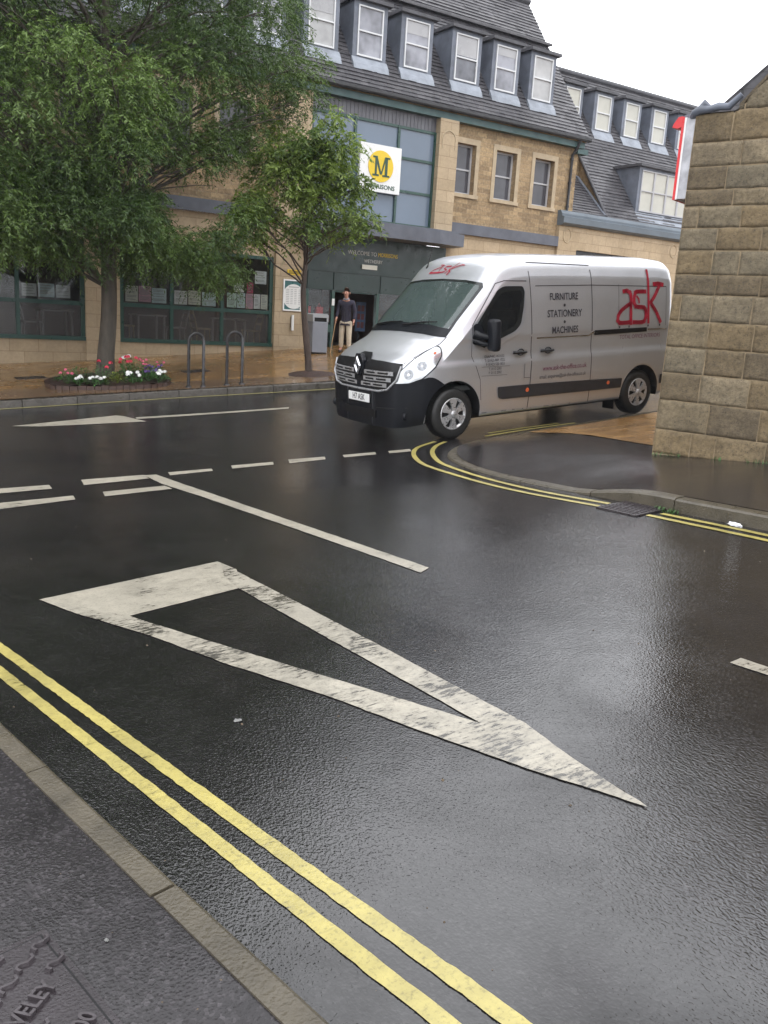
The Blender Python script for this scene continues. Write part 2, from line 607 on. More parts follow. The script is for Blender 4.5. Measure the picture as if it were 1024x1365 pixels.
# --- corner footway on the right (dropped at the corner, rising again towards us)
CK = smooth_path([(5.98, -14), (6.02, -3), (6.05, 2.5), (6.05, 3.7), (6.03, 4.5), (6.02, 5.1), (5.98, 5.7), (5.95, 6.3), (5.97, 6.9), (6.05, 7.4), (6.22, 7.9), (6.5, 8.32), (6.95, 8.66), (7.6, 8.86), (8.6, 8.97), (10, 9.02), (16, 9.05), (60, 9.05)], 0.25)
CKR = CK[::-1]


def cup(x, y):
    if x > 7.6:
        t = (x - 9.5) / 4.0
        return .018 + .09 * max(0, min(1, t))
    t = (5.75 - y) / 0.9
    t = max(0, min(1, t))
    return .018 + .10 * t * t * (3 - 2 * t)


def cpav(x, y):
    # distance from the kerb flattens the drop: the footway behind is at full height
    dx = max(0.0, min(x - 6.05, 9.0 - y))
    h = cup(x, y) if (x < 6.6 or y > 8.4) else 0.05
    full = .125
    if y < 4.8 and x > 6.05: h = .118
    base = cup(min(x, 7.5) if y < 8 else x, min(y, 9.0))
    k = max(0, min(1, dx / 1.4)); k = k * k * (3 - 2 * k)
    return gz(x, y) + base * (1 - k) + max(base, full) * k


cpoly = [(p[0] + .125, p[1]) if p[1] < 6.6 else (p[0] + .10, p[1] - .06) if p[1] < 8.4 else (p[0] + .02, p[1] - .13) for p in CK] + [(60, -14)]
struct(drape([cpoly], "pavement.002", MT['pave_dark'], step=0.3, zf=lambda x, y: cpav(x, y) + .001))
bp = [(8.30, 8.84), (8.22, 8.0), (8.10, 6.52), (8.06, 6.0), (30, 6.0), (30, 8.9), (16, 8.9), (10, 8.87)]
struct(drape([bp], "pavement_edge_strip.001", MT['blocks'], step=0.4, zf=lambda x, y: cpav(x, y) + .006))
kerb_line(CKR, "kerb.002", MT["kerb"], .13, cup)

# --- road markings
def ragged(poly, amp=.004, step=.035):
    out = []
    for i in range(len(poly)):
        p, q = Vector(poly[i]), Vector(poly[(i + 1) % len(poly)])
        k = max(1, int((q - p).length / step)); nn = (q - p).normalized(); nn = Vector((-nn.y, nn.x))
        for j in range(k):
            c = p.lerp(q, j / k)
            a_ = mnoise.noise(Vector((c.x * 9, c.y * 9, 0))) * amp + mnoise.noise(Vector((c.x * 31, c.y * 31, 2))) * amp * .8
            out.append(tuple(c + nn * a_))
    return out


def mark(polys, name, mat, step=0.5, off=.004):
    return struct(drape([ragged(p) for p in polys], name, mat, off=off, step=step))


tri_o = [(1.072, 5.294), (2.302, 5.465), (2.36, 5.10), (2.262, 1.66), (2.049, 2.276), (1.822, 3.106), (1.379, 4.46)]
# the hollow triangle as three bands, the base less worn than the arms
mark([[(1.072, 5.294), (2.302, 5.465), (2.330, 5.20), (2.20, 4.80), (1.43, 4.667)]], "road_marking", MT['white'], off=.004)
mark([[(1.072, 5.294), (1.43, 4.667), (1.674, 3.966), (1.882, 3.389), (2.059, 2.897), (2.211, 2.473), (2.245, 2.39), (2.05, 2.30), (1.969, 2.56), (1.83, 3.052), (1.602, 3.688), (1.426, 4.285), (1.188, 4.904)]], "road_marking.001", MT['white_worn'], off=.005)
mark([[(2.302, 5.40), (2.335, 4.3), (2.352, 3.4), (2.357, 2.863), (2.363, 2.367), (2.311, 2.059), (2.275, 1.661), (2.113, 2.093), (2.038, 2.34), (2.211, 2.473), (2.203, 2.889), (2.192, 3.391), (2.179, 4.01), (2.162, 4.80), (2.2, 5.1)]], "road_marking.002", MT['white_worn'], off=.0052)
mark([[(2.985, 9.16), (3.11, 9.126), (3.213, 7.833), (3.282, 6.748), (3.332, 5.85), (3.371, 5.102), (3.404, 4.46), (3.29, 4.40), (3.26, 5.019), (3.215, 5.766), (3.158, 6.664), (3.08, 7.754), (2.985, 8.6)]], "road_marking.003", MT['white'])
dash = [[(0.60, 9.33), (1.10, 9.30), (1.07, 9.04), (0.57, 9.06)], [(1.35, 9.31), (1.998, 9.20), (1.979, 8.98), (1.32, 9.05)],
        [(2.343, 9.288), (2.99, 9.187), (2.97, 8.945), (2.296, 8.985)],
        [(1.30, 8.57), (2.072, 8.51), (2.039, 8.31), (1.26, 8.27)], [(0.45, 8.60), (1.0, 8.59), (0.97, 8.30), (0.42, 8.32)], [(2.36, 8.53), (2.975, 8.473), (2.985, 8.27), (2.316, 8.295)],
        [(3.26, 9.179), (3.748, 9.116), (3.708, 8.976), (3.22, 8.995)], [(4.006, 9.163), (4.511, 9.099), (4.438, 8.93), (3.944, 8.977)],
        [(4.724, 9.129), (5.18, 9.044), (5.093, 8.87), (4.631, 8.90)], [(5.409, 9.01), (5.838, 8.938), (5.764, 8.788), (5.343, 8.853)], [(6.007, 8.90), (6.307, 8.855), (6.231, 8.70), (5.931, 8.75)]]
for i, q in enumerate(dash):
    mark([q], "give_way_dash" if i == 0 else "give_way_dash.%03d" % i, MT['white'])
mark([[(3.60, 2.285), (3.69, 2.29), (3.76, 0.9), (3.66, 0.9)]], "centre_line_dash", MT['white'], off=.004)
mark([[(2.45, 13.60), (4.081, 13.913), (4.16, 13.774), (4.30, 13.06), (2.80, 13.36)]], "road_marking.004", MT['white'])
mark([[(4.288, 13.56), (6.838, 13.255), (6.76, 13.10), (4.236, 13.38)]], "road_marking.005", MT['white'])
mark([[(-9.0, 13.60), (-5, 13.6), (-5, 13.5), (-9.0, 13.5)]], "road_marking.006", MT['white'])
YA = smooth_path([(-4, 8.35), (-1.5, 8.0), (-.35, 7.3), (0.2, 6.4), (0.45, 5.5), (.595, 4.656), (.726, 3.856), (.827, 3.24), (.908, 2.752), (.973, 2.354), (1.027, 2.025), (1.072, 1.748), (1.111, 1.511), (1.145, 1.307), (1.26, .5), (1.45, -1.5), (1.6, -8)], .03)
YB = smooth_path([(-4, 8.53), (-1.45, 8.18), (-.22, 7.45), (0.33, 6.5), (0.53, 5.8), (.649, 5.037), (.81, 4.071), (.929, 3.35), (1.022, 2.793), (1.096, 2.348), (1.156, 1.986), (1.206, 1.685), (1.248, 1.43), (1.284, 1.213), (1.39, .5), (1.58, -1.5), (1.73, -8)], .03)
ribbon(YA, -.027, .027, "yellow_line", MT['yellow'], lambda x, y: gz(x, y) + .0035); struct(bpy.data.objects["yellow_line"])
ribbon(YB, -.027, .027, "yellow_line.001", MT['yellow'], lambda x, y: gz(x, y) + .0035); struct(bpy.data.objects["yellow_line.001"])
YC = smooth_path([(6.9, 9.12), (6.45, 8.88), (6.12, 8.5), (5.86, 8.0), (5.75, 7.56), (5.64, 6.64), (5.63, 5.96), (5.72, 5.10)], .05)
YD = smooth_path([(7.0, 9.02), (6.72, 8.84), (6.4, 8.50), (6.1, 8.0), (5.95, 7.57), (5.81, 6.75), (5.78, 5.92), (5.86, 5.12)], .05)
YE = smooth_path([(5.77, 4.62), (5.79, 3.54), (5.78, 2.0), (5.75, -3), (5.7, -12)], .08)
YF = smooth_path([(5.90, 4.58), (5.92, 3.62), (5.90, 2.0), (5.88, -3), (5.83, -12)], .08)
YG = smooth_path([(7.9, 9.22), (8.6, 9.27), (9.3, 9.28)], .4)
YH = smooth_path([(7.7, 9.04), (8.6, 9.13), (9.5, 9.14)], .4)
for k, (pth, w) in enumerate(((YC, .029), (YD, .029), (YE, .029), (YF, .029), (YG, .029), (YH, .029))):
    nm = "yellow_line.%03d" % (k + 2)
    ribbon(pth, -w, w, nm, MT['yellow'], lambda x, y: gz(x, y) + .005)
    struct(bpy.data.objects[nm])
YZ = smooth_path([(p[0], p[1] - .16) for p in FK[::6]], .5)
ribbon(YZ, -.05, .05, "yellow_line.008", MT['yellow_old'], lambda x, y: gz(x, y) + .005); struct(bpy.data.objects["yellow_line.008"])
# ================================================================== buildings
MT['ashlar'] = masonry("sawn buff ashlar", (0.48, 0.375, 0.25), (0.415, 0.32, 0.205), (0.272, 0.192, 0.112), 0.62, 0.30, 0.005, grime=0.18, fine=0.12)
MT['rubble'] = masonry("coursed golden walling stone", (0.42, 0.30, 0.165), (0.26, 0.18, 0.10), (0.31, 0.235, 0.145), 0.36, 0.125, 0.008, grime=0.3, rock=0.5, fine=0.35)
MT['surround'] = simple("dressed stone surround", (0.400, 0.320, 0.216), 0.75, var=0.15, vs=4)
MT['slate'] = masonry("weathered stone slate", (0.108, 0.104, 0.112), (0.060, 0.058, 0.066), (0.024, 0.024, 0.028), 0.26, 0.18, 0.004, grime=0.3, mode='slate', rough=0.42, fine=0.3)
MT['lead'] = simple("grey lead sheet", (0.136, 0.152, 0.188), 0.5, metal=0.0, var=0.3, vs=1.8, rvar=.15)
MT['lead_lt'] = simple("pale lead apron", (0.240, 0.264, 0.304), 0.5, var=0.25, vs=3)
MT['lead_dk'] = simple("dark lead roll", (0.06, 0.06, 0.068), 0.55, var=0.25, vs=3)
MT['green'] = simple("dark green painted metal", (0.018, 0.058, 0.046), 0.35, var=0.15, vs=2)
MT['green_dk'] = simple("very dark green panel", (0.010, 0.027, 0.023), 0.35, var=0.2, vs=1.5)
MT['fascia'] = simple("weathered green fascia", (0.048, 0.096, 0.096), 0.5, var=0.2, vs=2)
MT['gutter'] = simple("black gutter", (0.02, 0.02, 0.023), 0.4, var=0.2)
MT['cornice'] = simple("blue grey painted cornice", (0.100, 0.124, 0.148), 0.5, var=0.15, vs=1.2)
MT['greypanel'] = simple("grey ribbed panel", (0.124, 0.124, 0.140), 0.5, var=0.12, vs=2)
MT['string'] = simple("blue grey string course", (0.092, 0.100, 0.124), 0.55, var=0.2, vs=2)
MT['spandrel'] = simple("blue grey spandrel glass", (0.132, 0.172, 0.228), 0.14, var=0.06, vs=0.6, rvar=0.03)
MT['upvc'] = simple("white window frame", (0.624, 0.632, 0.640), 0.4, var=0.04)
MT['greyframe'] = simple("pale grey window frame", (0.400, 0.400, 0.416), 0.4, var=0.06)
MT['blind'] = simple("cream window blind", (0.66, 0.65, 0.57), 0.6, var=0.05, vs=2)
MT['darkin'] = simple("dark interior", (0.035, 0.03, 0.03), 0.9, var=0.4, vs=1.2)
MT['brownin'] = simple("brown interior wall", (0.12, 0.06, 0.045), 0.8, var=0.4, vs=1.0)
MT['cafewall'] = simple("cafe wall", (0.10, 0.08, 0.07), 0.9, var=0.6, vs=.9)
MT['floorin'] = simple("shop floor", (0.16, 0.14, 0.12), 0.3, var=0.1)
MT['white_m'] = simple("white enamel", (0.80, 0.80, 0.79), 0.4, var=0.04)


def glass(name, tint=(0.45, 0.5, 0.5), body=(0.03, 0.035, 0.04), clear=0.5, rough=0.03, ior=1.5, var=0.0):
    """BODY colour showing by 1 - CLEAR, the room behind by CLEAR, sky and street mirrored over both"""
    mt, n, p, out = newmat(name)
    tr = n.nodes.new("ShaderNodeBsdfTransparent"); tr.inputs[0].default_value = rgba(tint)
    p.inputs['Base Color'].default_value = rgba(body); p.inputs['Specular IOR Level'].default_value = 0; p.inputs['Roughness'].default_value = 1
    if var:
        v = coords(n)
        n.links.new(ramp(n, noise(n, v, 1.3, 3, 0.6), [(0.35, tuple(c * (1 - var) for c in body)), (0.65, tuple(c * (1 + var) for c in body))]), p.inputs['Base Color'])
    m1 = n.nodes.new("ShaderNodeMixShader"); m1.inputs[0].default_value = clear
    n.links.new(p.outputs[0], m1.inputs[1]); n.links.new(tr.outputs[0], m1.inputs[2])
    gl = n.nodes.new("ShaderNodeBsdfGlossy"); gl.inputs['Roughness'].default_value = rough
    fr = n.nodes.new("ShaderNodeFresnel"); fr.inputs[0].default_value = ior
    m2 = n.nodes.new("ShaderNodeMixShader")
    n.links.new(fr.outputs[0], m2.inputs[0]); n.links.new(m1.outputs[0], m2.inputs[1]); n.links.new(gl.outputs[0], m2.inputs[2])
    n.links.new(m2.outputs[0], out.inputs[0])
    return mt


MT['shopglass'] = glass("shop glass", clear=0.97, tint=(0.93, 0.95, 0.95))
MT['frosted'] = glass("frosted lower glass", body=(0.13, 0.12, 0.115), clear=0.72, rough=0.2, tint=(0.93, 0.93, 0.93))
MT['paneglass'] = glass("upper window glass", body=(0.085, 0.085, 0.098), clear=0.12, rough=0.05, var=0.2)
MT['dormerglass'] = glass("dormer window glass", body=(0.25, 0.255, 0.285), clear=0.05, rough=0.06, var=0.45)
MT['dormerglass2'] = glass("dormer glass, blind down", body=(0.42, 0.42, 0.42), clear=0.05, rough=0.06, var=0.18)
MT['dormerglass3'] = glass("dormer glass, dim room", body=(0.14, 0.145, 0.165), clear=0.05, rough=0.05, var=0.5)
MT['blindglass'] = glass("blind behind glass", body=(0.50, 0.49, 0.43), clear=0.05, rough=0.06, var=0.06)

FY = 21.0
shop = thing("shop_building", (6, FY, 0), "long stone shop building with slate mansard roof across the main road", "building")
S_ = shop


def wall_open(mbx, x0, x1, z0, z1, y0, y1, ops):
    """wall slab with rectangular openings, built from butted blocks"""
    ops = sorted(ops)
    x = x0
    for (a, b, c, d) in ops:
        if a > x: mbx.box(x, a, y0, y1, z0, z1)
        if c > z0: mbx.box(a, b, y0, y1, z0, c)
        if d < z1: mbx.box(a, b, y0, y1, d, z1)
        x = b
    if x < x1: mbx.box(x, x1, y0, y1, z0, z1)


# ground floor
mb = MB()
gops = [(-6.9, -3.6, .58, 2.85), (-2.6, .75, .58, 2.85), (1.55, 5.46, .58, 2.85), (6.27, 10.25, .58, 2.85)]
wall_open(mb, -14, 10.40, -2.0, 3.75, FY, FY + .35, gops)
mb.build("ground_floor_wall", MT['ashlar'], S_)
for x0, x1 in ((-3.6, -2.6), (.75, 1.55), (5.47, 6.26)):
    mb = MB(); mb.box(x0, x1, FY - .06, FY - .002, -1.5, 3.749); mb.build("pier", MT['ashlar'], S_)
mb = MB(); mb.box(10.27, 11.17, FY - .10, FY + .35, -1.2, 6.97); mb.build("pier", MT['ashlar'], S_)
mb = MB(); mb.box(-14, 10.26, FY - .12, FY - .003, 3.75, 4.05); mb.build("string_course", MT['string'], S_)
# first floor
mb = MB()
fops = [(a, a + .82, 5.12, 6.48) for a in (-10.2, -8.7, -7.2, -4.1, -2.6, -1.1, 2.0, 3.5, 5.0, 7.2, 8.7)]
wall_open(mb, -14, 10.265, 4.052, 6.97, FY + .002, FY + .35, fops)
mb.build("first_floor_wall", MT['rubble'], S_)
mb = MB()
rops = [(15.80, 16.60, 5.12, 6.48), (17.37, 18.17, 5.12, 6.48), (18.90, 19.71, 5.12, 6.48)]
wall_open(mb, 15.75, 20.62, 4.30, 6.97, FY, FY + .35, rops)
mb.build("first_floor_wall", MT['rubble'], S_)
mb = MB()
mb.box(15.12, 15.76, FY - .22, FY + .35, 4.02, 6.97)
for z in (4.3 + .0,):
    pass
mb.build("pier", MT['ashlar'], S_)


def roundel(cx, cz, r, y, parent):
    mb = MB()
    pts = [(cx + r * math.cos(a), y, cz + r * 1.25 * math.sin(a)) for a in np.linspace(0, 2 * math.pi, 25)]
    mb.tube(pts, .018, 6, cap=False)
    mb.build("roundel", MT['surround'], parent)


mb = MB(); pts = [(15.44 + .22 * math.cos(a), FY - .225, 6.45 + .22 * math.sin(a)) for a in np.linspace(0, math.pi, 15)]
pts = [(15.66, FY - .225, 6.2)] + pts + [(15.22, FY - .225, 6.2)]
mb.tube(pts, .014, 6); mb.build("roundel", MT['surround'], S_)


def sash(x0, x1, z0, z1, y, parent, frame, pane, w=.055, sur=True, surw=.13, mid=0.5):
    if sur:
        mb = MB()
        mb.box(x0 - surw, x0, y - .24, y - .10, z0, z1); mb.box(x1, x1 + surw, y - .24, y - .10, z0, z1)
        mb.box(x0 - surw, x1 + surw, y - .24, y - .10, z1, z1 + .15); mb.box(x0 - surw - .03, x1 + surw + .03, y - .28, y - .10, z0 - .10, z0)
        mb.build("window_surround", MT['surround'], parent)
    mb = MB()
    mb.box(x0, x0 + w, y - .03, y + .04, z0, z1); mb.box(x1 - w, x1, y - .03, y + .04, z0, z1)
    mb.box(x0 + w, x1 - w, y - .03, y + .04, z0, z0 + w); mb.box(x0 + w, x1 - w, y - .03, y + .04, z1 - w, z1)
    zm = z0 + (z1 - z0) * mid
    mb.box(x0 + w, x1 - w, y - .035, y + .03, zm - .022, zm + .022)
    o = mb.build("window", frame, parent)
    mb = MB(); mb.box(x0 + w, x1 - w, y + .002, y + .012, z0 + w, z1 - w)
    mb.build("pane", pane, o)
    return o


for (a, b, c, d) in fops[-5:] + rops:
    o = sash(a + .002, b - .002, c + .002, d - .002, FY + .20, S_, MT['greyframe'], MT['paneglass'], sur=False)
for (a, b, c, d) in fops[-5:] + rops:
    mb = MB()
    w = .13
    mb.box(a - w, a, FY - .02, FY - .003, c, d); mb.box(b, b + w, FY - .02, FY - .003, c, d)
    mb.box(a - w, b + w, FY - .02, FY - .003, d, d + .15); mb.box(a - w - .03, b + w + .03, FY - .05, FY - .003, c - .10, c)
    mb.build("window_surround", MT['surround'], S_)
    mb = MB(); mb.box(a - .01, b + .01, FY + .36, FY + .42, c - .05, d + .05); mb.build("room_wall", MT['darkin'], S_)

# string course and ashlar right of the entrance
mb = MB(); mb.box(15.76, 20.07, FY - .13, FY + .3, 4.0, 4.298); mb.build("string_course", MT['string'], S_)
mb = MB(); mb.box(15.75, 20.06, FY - .02, FY + .3, -.5, 3.998); mb.build("ground_floor_wall", MT['ashlar'], S_)
mb = MB()
wall_open(mb, 20.07, 38, -.5, 4.65, FY - .12, FY + .3, [(20.90, 24.73, 1.5, 3.96), (25.9, 30, 1.5, 3.96)])
mb.build("ground_floor_wall", MT['ashlar'], S_)
mb = MB(); mb.box(20.5, 31, FY + .31, FY + .35, 1, 4.2); mb.build("opening_back", MT['darkin'], S_)
mb = MB(); mb.box(20.9, 24.72, FY - .02, FY + .05, 3.5, 3.955); mb.box(25.9, 29.9, FY - .02, FY + .05, 3.5, 3.955); mb.build("shutter_box", MT['gutter'], S_)
roundel(20.43, 4.36, .17, FY - .125, S_)
roundel(25.60, 4.33, .17, FY - .125, S_)
mb = MB()
mb.prism([(FY - .2, 4.65), (FY - .30, 4.72), (FY - .30, 4.90), (FY - .2, 4.93), (FY - .2, 5.0), (FY - .12, 5.10), (FY + .30, 5.10), (FY + .30, 4.65)], 'x', 20.05, 38)
mb.build("cornice", MT['cornice'], S_)

# glazed bay over the entrance
mb = MB()
zt, zb = 6.60, 4.02
for x in (11.20, 12.50, 13.88, 15.10):
    mb.box(x - .035, x + .035, FY - .05, FY + .06, zb, zt)
for a, b in ((11.235, 12.465), (12.535, 13.845), (13.915, 15.065)):
    for z in (zb + .03, 4.93, 5.79, zt - .03): mb.box(a, b, FY - .04, FY + .05, z - .035, z + .035)
bay = mb.build("glazing_frame", MT['green'], S_)
for a, b in ((11.235, 12.465), (12.535, 13.845), (13.915, 15.065)):
    for c, d in ((zb + .065, 4.895), (4.965, 5.755), (5.825, zt - .065)):
        mb = MB(); mb.box(a, b, FY + .0, FY + .02, c, d); mb.build("pane", MT['spandrel'], bay)
mb = MB(); mb.box(11.17, 15.118, FY + .0, FY + .3, 6.60, 6.968)
x = 11.25
while x < 15.1: mb.box(x, x + .02, FY - .012, FY - .001, 6.61, 6.96); x += .12
mb.build("cladding_panel", MT['greypanel'], S_)
mb = MB(); mb.box(11.175, 15.115, FY + .07, FY + .3, 2.9, 6.598); mb.build("bay_back_wall", MT['darkin'], S_)

# eaves
mb = MB(); mb.box(-14, 20.72, FY - .20, FY + .35, 6.972, 7.18); mb.build("fascia_board", MT['fascia'], S_)
mb = MB()
mb.prism([(FY - .34, 7.16), (FY - .36, 7.20), (FY - .36, 7.27), (FY - .22, 7.27), (FY - .22, 7.16)], 'x', -14, 20.85)
mb.build("gutter", MT['gutter'], S_)
mb = MB(); mb.box(20.50, 20.95, FY - .15, FY + 1.2, 6.82, 6.97); mb.build("fascia_board", MT['fascia'], S_)
mb = MB(); mb.tube([(20.42, FY - .30, 7.16), (20.40, FY - .22, 6.95), (20.36, FY - .07, 6.75), (20.36, FY - .07, 4.95), (20.36, FY - .18, 4.8)], .045, 10)
for z in (6.6, 5.9, 5.2): mb.tube([(20.36, FY - .07, z), (20.36, FY - .07, z + .06)], .058, 10)
mb.build("drainpipe", MT['gutter'], S_)
mb = MB(); mb.box(20.622, 20.66, FY + .0, FY + 4.5, 4.95, 7.2); mb.box(20.62, 22.49, FY + 1.75, FY + 2.0, 5.0, 8.2); mb.build("side_wall", MT['rubble'], S_)


# roofs: courses of stone slate, each tilted over the one below
def slate_roof(name, x0f, x1f, y0, z0, run, rise, parent, course=.145, mat=None, back=True, seed=1):
    L = math.hypot(run, rise); uy, uz = run / L, rise / L; ny, nz = -uz, uy
    k = int(L / course)
    rnd = random.Random(seed)
    mb = MB()
    for i in range(k + 1):
        s0 = i * course; s1 = min(L, s0 + course * 1.12)
        if s0 >= L: break
        xa, xb = x0f(s0 / L), x1f(s0 / L); xa2, xb2 = x0f(min(1, s1 / L)), x1f(min(1, s1 / L))
        # broken into lengths with slightly different lift
        nseg = max(1, int((xb - xa) / .30))
        ed = sorted([rnd.uniform(0, 1) for _ in range(nseg)])
        ed = [0] + ed + [1]
        for a, b in zip(ed, ed[1:]):
            if b - a < 1e-5: continue
            t = .030 + rnd.uniform(-.007, .009)
            q = []
            for fx, s_, off in ((a, s0, t), (b, s0, t), (b, s1, .006), (a, s1, .006)):
                X0, X1 = (xa, xb) if s_ == s0 else (xa2, xb2)
                q.append((X0 + (X1 - X0) * fx, y0 + uy * s_ + ny * off, z0 + uz * s_ + nz * off))
            lo = [(q[0][0], y0 + uy * s0 - ny * .01, z0 + uz * s0 - nz * .01), (q[1][0], y0 + uy * s0 - ny * .01, z0 + uz * s0 - nz * .01)]
            mb.add(q + lo, [(0, 1, 2, 3), (0, 4, 5, 1)])
    o = mb.build(name, mat or MT['slate'], parent, fix=False)
    return o


TX = 1.33
# main block: eave (y 20.72, z 7.22)
MY0, MZ0 = FY - .30, 7.20
rr, rz = 3.55, 3.55 * TX
slate_roof("roof", lambda t: -14, lambda t: 20.85, MY0, MZ0, rr, rz, S_)
mb = MB(); mb.prism([(MY0 + .03, MZ0 - .05), (MY0 + rr, MZ0 + rz - .02), (MY0 + 2 * rr + .2, MZ0 - .05)], 'x', -13.9, 20.72); mb.build("roof_core", MT['rubble'], S_)
mb = MB(); mb.tube([(-14, MY0 + rr, MZ0 + rz + .03), (20.9, MY0 + rr, MZ0 + rz + .03)], .11, 8); mb.build("ridge", MT['lead_dk'], S_)
# the band of raised slates above the dormers
mb = MB()
mb.prism([(MY0 + 2.38, MZ0 + 2.38 * TX), (MY0 + 2.20, MZ0 + 2.38 * TX - .02), (MY0 + 2.20, MZ0 + 2.38 * TX + .05), (MY0 + 2.42, MZ0 + 2.42 * TX + .07)], 'x', -14, 20.9)
mb.build("roof_band", MT['slate'], S_)

# right-hand block, set back behind the cornice
RY0, RZ0 = 21.2, 5.10
rr2 = 4.08
slate_roof("roof", lambda t: 22.5 + .0, lambda t: 38, RY0, RZ0, rr2, rr2 * TX, S_, seed=2)
mb = MB(); mb.prism([(RY0 + .02, RZ0 - .05), (RY0 + rr2, RZ0 + rr2 * TX - .03), (RY0 + 2 * rr2, RZ0 - .05)], 'x', 22.50, 37.9); mb.build("gable_wall", MT['rubble'], S_)
mb = MB(); mb.tube([(20.0, RY0 + rr2, RZ0 + rr2 * TX + .03), (38, RY0 + rr2, RZ0 + rr2 * TX + .03)], .11, 8); mb.build("ridge", MT['lead_dk'], S_)
slate_roof("roof", lambda t: 20.9, lambda t: 22.5, 22.9, 7.36, 2.38, 2.38 * TX, S_, seed=5)
mb = MB(); mb.tube([(22.46, RY0 + .02, RZ0 + .06), (22.46, RY0 + 2.6, RZ0 + 2.6 * TX + .06)], .05, 6); mb.build("verge", MT['lead_dk'], S_)
# small lean-to roof in the recess
slate_roof("roof", lambda t: 20.66, lambda t: 22.49, 21.22, 5.14, 1.55, 1.40, S_, seed=3)
mb = MB(); mb.prism([(21.2, 4.9), (22.76, 4.9), (22.76, 6.45)], 'x', 20.67, 22.48); mb.build("roof_core", MT['darkin'], S_)
mb = MB(); mb.tube([(22.44, 21.25, 5.18), (22.44, 22.72, 6.52)], .06, 6); mb.tube([(20.7, 22.72, 6.53), (22.44, 22.72, 6.53)], .05, 6); mb.build("flashing", MT['lead'], S_)


def dormer(x0, x1, yf, zb, zt, parent, glassmat, tslope=TX, y0=MY0, z0=MZ0, panes=1, frame=None, deep=None, side=.13):
    """lead-clad dormer: cheeks, apron, flat roof, white sash"""
    frame = frame or MT['upvc']
    top = zt + .10
    yb = y0 + (top - z0) / tslope + .05
    mb = MB()
    zf = lambda y: z0 + (y - y0) * tslope - .05
    a, b = x0 - side, x1 + side
    # cheeks as wedges following the roof slope
    for xa, xb in ((a, x0), (x1, b)):
        mb.prism([(yf, max(zb - .15, zf(yf))), (yf, top), (yb, top)], 'x', xa, xb)
    mb.box(x0, x1, yf, yf + .12, zt, top)
    mb.box(x0, x1, yf, yf + .12, zb - .14, zb)
    mb.prism([(yf + .13, zb - .1), (yf + .13, top - .01), (yb - .02, top - .01)], 'x', x0 + .002, x1 - .002)
    d = mb.build("dormer", MT['lead'], parent)
    mb = MB(); mb.box(a - .09, b + .09, yf - .13, yb + .15, top, top + .085); mb.build("dormer_roof", MT['lead_dk'], d)
    mb = MB(); ya = yf - .02
    mb.prism([(yf - .015, zb - .04), (yf - .13, zb - .21), (y0 + (zb - .36 - z0) / tslope - .035, zb - .36), (y0 + (zb - .34 - z0) / tslope + .05, zb - .36), (yf - .002, zb - .12)], 'x', a - .03, b + .03)
    mb.build("apron", MT['lead_lt'], d)
    w = .035
    pw = (x1 - x0) / panes
    for k in range(panes):
        u0, u1 = x0 + k * pw + .002, x0 + (k + 1) * pw - .002
        mb = MB()
        mb.box(u0, u0 + w, yf - .03, yf + .05, zb, zt); mb.box(u1 - w, u1, yf - .03, yf + .05, zb, zt)
        mb.box(u0 + w, u1 - w, yf - .03, yf + .05, zb, zb + w * 1.2); mb.box(u0 + w, u1 - w, yf - .03, yf + .05, zt - w, zt)
        zm = (zb + zt) / 2
        mb.box(u0 + w, u1 - w, yf - .035, yf + .04, zm - .018, zm + .018)
        mb.build("window", frame, d)
        mb = MB(); mb.box(u0 + w, u1 - w, yf + .01, yf + .02, zb + w, zt - w); mb.build("pane", glassmat, d)
    return d


YF = FY + .30
MT['window_blind'] = simple("pale roller blind", (0.36, 0.36, 0.37), 0.25, var=0.12, vs=1.5)
for x0, x1 in ((3.4, 4.16), (4.95, 5.71), (6.55, 7.31), (8.1, 8.86), (9.65, 10.4), (11.16, 11.92), (12.61, 13.39), (14.10, 14.90), (15.82, 16.62), (17.30, 18.08), (18.77, 19.53)):
    d_ = dormer(x0, x1, YF, 8.16, 9.37, S_, MT[{0: 'dormerglass', 1: 'dormerglass2', 2: 'dormerglass', 3: 'dormerglass3'}[int(x0 * 7.3) % 4]])
    hb = .22 + .55 * ((x0 * 3.7) % 1)
    if int(x0 * 5) % 3:
        mb = MB(); mb.box(x0 + .037, x1 - .037, YF + .003, YF + .008, 9.335 - hb, 9.335); mb.build("window_blind", MT['window_blind'], d_)
YR = 23.6
for x0 in (22.35, 23.88, 25.36, 26.86, 28.36, 29.9):
    dormer(x0, x0 + .70, YR, 8.40, 9.54, S_, MT['blindglass'], y0=RY0, z0=RZ0)
dormer(24.25, 28.2, 21.5, 5.56, 6.90, S_, MT['blindglass'], y0=RY0, z0=RZ0, panes=6, frame=MT['greyframe'])

# ---- cafe windows on the ground floor
MT['sillgreen'] = MT['green']


